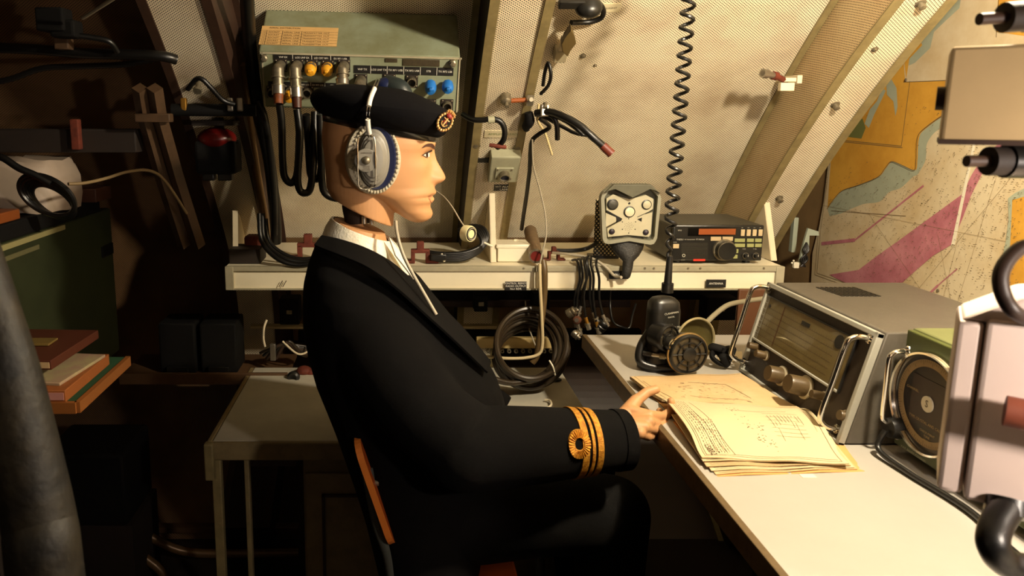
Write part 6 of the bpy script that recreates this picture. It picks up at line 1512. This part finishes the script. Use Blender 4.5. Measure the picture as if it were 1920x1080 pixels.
mb = MB(); mb.box((-.76, syy+.14, (SHZ-.02)/2), (.03, .24, SHZ-.02), dkbrown); mb.build('support', t)
def bookat(px, py, z, w, d, h, m, lbl, rot=0, name='folder', cat='folder', pg=None):
    p = WZ(px, py, z+h); M = Matrix.Translation((p.x, p.y, z)) @ Matrix.Rotation(rot, 4, 'Z'); t = thing(name, lbl, cat, M=M)
    mb = MB(M); mb.box((-w/2, d/2, h/2), (w, d, h), m, bev=.0015); mb.build('cover', t)
    if pg: mb = MB(M); mb.box((-w/2, d/2-.0012, h/2), (w-.006, d, h*.6), pg); mb.build('pages', t)
    return z+h
z = bookat(122, 732, SHZ, .20, .20, .022, mat('folder_orange', (140, 78, 32), .6), 'thick orange folder lying on the green side shelf', pg=mat('pinkish_pages', (176, 120, 110), .7))
z = bookat(112, 718, z, .17, .16, .006, mat('magazine_pale', (168, 158, 112), .5, noise=.3, nscale=14, rgb2=(158, 126, 106)), 'pale printed magazine on the thick orange folder', rot=-.12, name='magazine', cat='magazine')
z = bookat(95, 676, z+.018, .19, .19, .018, mat('book_red_brown', (76, 34, 17), .5), 'red-brown hardback book at the top of the pile', rot=-.05, name='book', cat='book', pg=pap)
p_ = WZ(90, 690, SHZ+.03)
mb = MB(); mb.box((p_.x-.09, p_.y+.10, SHZ+.037), (.16, .12, .018), brown); mb.build('brown_tin', None, 'flat brown tin between the magazine and the red-brown book', 'tin')
mb = MB(); q_ = WZ(95, 640, z+.004); mb.box((q_.x-.03, q_.y, z+.003), (.07, .04, .004), mat('mustard_card', (110, 88, 38), .6), bev=.001); mb.build('mustard_card', None, 'mustard card lying on the red-brown book', 'card')

# ---- far lower left: dark box, pipes
mb = MB(); p = W(190, 950, 1.9); mb.box((p.x, 1.9, .33), (.22, .2, .20), blackm, bev=.01); t = thing('dark_locker', 'black box in the shade at the bottom left of the hull', 'box', (p.x, 1.9, .23)); mb.build('case', t)
mb = MB(); mb.box((p.x, 1.9, .115), (.24, .2, .23), dkbrown); mb.build('plinth', t)
wires('hull_pipe', 'upper tan pipe curving behind the cabinet at the bottom left', [(255, 992, 1.95), (285, 1008, 1.95), (320, 1026, 1.96), (360, 1036, 1.97), (415, 1038, 1.98), (560, 1036, 2.0)], .013, tubeb, cat='pipe')
wires('hull_pipe', 'lower tan pipe curving down at the bottom left', [(255, 1036, 1.9), (280, 1052, 1.9), (305, 1075, 1.9), (320, 1110, 1.9)], .013, tubeb, cat='pipe')
beam('hull_rail', 'brown rail along the hull at the bottom left', 270, 560, 990, 2.12, .02, beamm, 'rail')

# ================================================================== foreground: left post, right-hand boxes
t = thing('wrapped_post', 'dark leather-wrapped post leaning at the left edge in the foreground', 'post', W(120, 1100, .60))
lea = mat('dark_worn_leather', (34, 28, 15), .6, noise=.5, nscale=14, rgb2=(8, 6, 4), bump=.5, spec=.3)
mb = MB(); mb.tube(catmull([W(-75, 300, .66), W(-52, 430, .65), W(-22, 560, .64), (W(14, 700, .63)), W(46, 840, .62), W(74, 980, .61), W(88, 1100, .60), V(W(88, 1100, .60).x+.01, .6, .5), V(W(88, 1100, .60).x+.01, .6, -.01)], 8), [.014, .018, .023, .027, .029, .031, .032, .032, .032], lea, seg=24); mb.build('wrapping', t)
PY_ = .60
pw = mat('pale_pink_enamel', (236, 214, 202), .45, noise=.03, nscale=5)
t = thing('white_control_box', 'large pale box with a rusty bolt close in the right foreground', 'control box', W(1850, 950, PY_))
F = FR(W(1805, 937, PY_), (math.cos(.62), -math.sin(.62), 0), (.035, 0, 1)); q = lambda a, b: WP(a, b, F)
bw, bh = .20, (q(1856, 600).y)
mb = MB(F); mb.box((bw/2, bh/2, -.04), (bw, bh, .08), pw, bev=.004); mb.box((-.010, bh/2-.001, -.040), (.018, bh-.006, .072), pw, bev=.004)
mb.build('case', t)
mb = MB(F); mb.prism([(-.018, bh-.004), (bw, bh-.003), (bw, bh+.022), (.022, bh+.022)], -.076, -.005, pw, bev=.004); mb.build('hood', t)
mb = MB(F); p = q(1878, 757); mb.cyl((p.x+.001, p.y, .018), (p.x+.075, p.y-.003, .018), .0125, mat('rust_orange_rod', (120, 58, 36), .6)); mb.cyl((p.x+.06, p.y, -.002), (p.x+.06, p.y, .018), .008, rust); mb.build('rod', t, 'rust-orange rod across the front')
mb = MB(); mb.tube(catmull([W(1890, 950, .58), W(1868, 985, .57), W(1862, 1020, .56), W(1882, 1052, .56), W(1925, 1066, .56), W(1990, 1070, .57)], 8), .012, black, seg=16); mb.cyl(W(1892, 938, .585), W(1888, 966, .58), .016, blackp); mb.build('bottom_cable', t, 'thick black cable leaving the bottom')
mb = MB(); mb.tube(catmull([W(1955, 455, .60), W(1915, 465, .60), W(1888, 490, .595), W(1876, 520, .59), W(1882, 555, .585), W(1902, 585, .58), W(1935, 602, .59)], 8), .0058, mat('dark_brown_cable', (40, 24, 16), .5), seg=12); mb.build('loop_cable', t, 'dark cable looping into the top')
t = thing('beige_box', 'beige metal box out of focus at the upper right with dark bolts at its side', 'control box', W(1850, 270, .64))
F = FR(W(1762, 268, .64), (math.cos(.6), -math.sin(.6), 0), (0, 0, 1)); q = lambda a, b: WP(a, b, F); bh = q(1768, 88).y
bgm = mat('beige_enamel', (196, 168, 122), .5, noise=.08, nscale=10)
mb = MB(F); mb.box((.10, bh/2, -.035), (.20, bh, .07), bgm, bev=.003); mb.build('case', t)
mb = MB(F); mb.box((.10, .001, -.033), (.202, .004, .072), brown); mb.build('bottom_edge', t)
mb = MB(F); p = q(1764, 184); mb.cyl((.001, p.y, -.02), (-.006, p.y, -.02), .010, brown); mb.build('side_bolt', t)
def stud(pts, lbl, Y=.62):
    t = thing('dark_connector', lbl, 'connector', W(*pts[0][:2], Y)); mb = MB()
    for i in range(len(pts)-1): mb.cyl(W(pts[i][0], pts[i][1], Y), W(pts[i+1][0], pts[i+1][1], Y), pts[i][2], [brown, dkbrown, blackp, blackp][i], r1=pts[i][2])
    mb.build('body', t)
stud([(1836, 36, .0048), (1882, 33, .012), (1925, 30, .013), (1990, 26, .01)], 'dark brown connector with a thin rod at the top right corner')
stud([(1812, 302, .0048), (1852, 302, .012), (1884, 302, .014), (1990, 304, .01)], 'dark brown connector with a thin rod below the beige box')
t = thing('stanchion', 'brown stanchion carrying the foreground boxes beyond the right edge', 'post', (.715, .62, DESKZ))
mb = MB(); mb.cyl((.715, .62, DESKZ), (.715, .62, 2.06), .02, brown); mb.build('post', t)

# ================================================================== lamps (outside the frame): shade, stem; the second is added to go with its fill light
for loc, lbl in ((LAMP, 'enamelled lamp shade hanging from the ceiling above the desk'), (BOX_FILL, 'small enamelled lamp shade added over the fill light by the foreground boxes')):
    x, y, z = loc; t = thing('pendant_lamp', lbl, 'lamp', (x, y, z))
    mb = MB(); mb.lathe([(.075, .03), (.06, .055), (.025, .075), (.012, .085), (.011, .084), (.024, .072), (.058, .052), (.073, .029)], white, M=Matrix.Translation((x, y, z)), caps=False, seg=28); mb.build('shade', t)
    mb = MB(); mb.cyl((x, y, z+.08), (x, y, 2.03), .004, blackp); mb.build('flex', t)
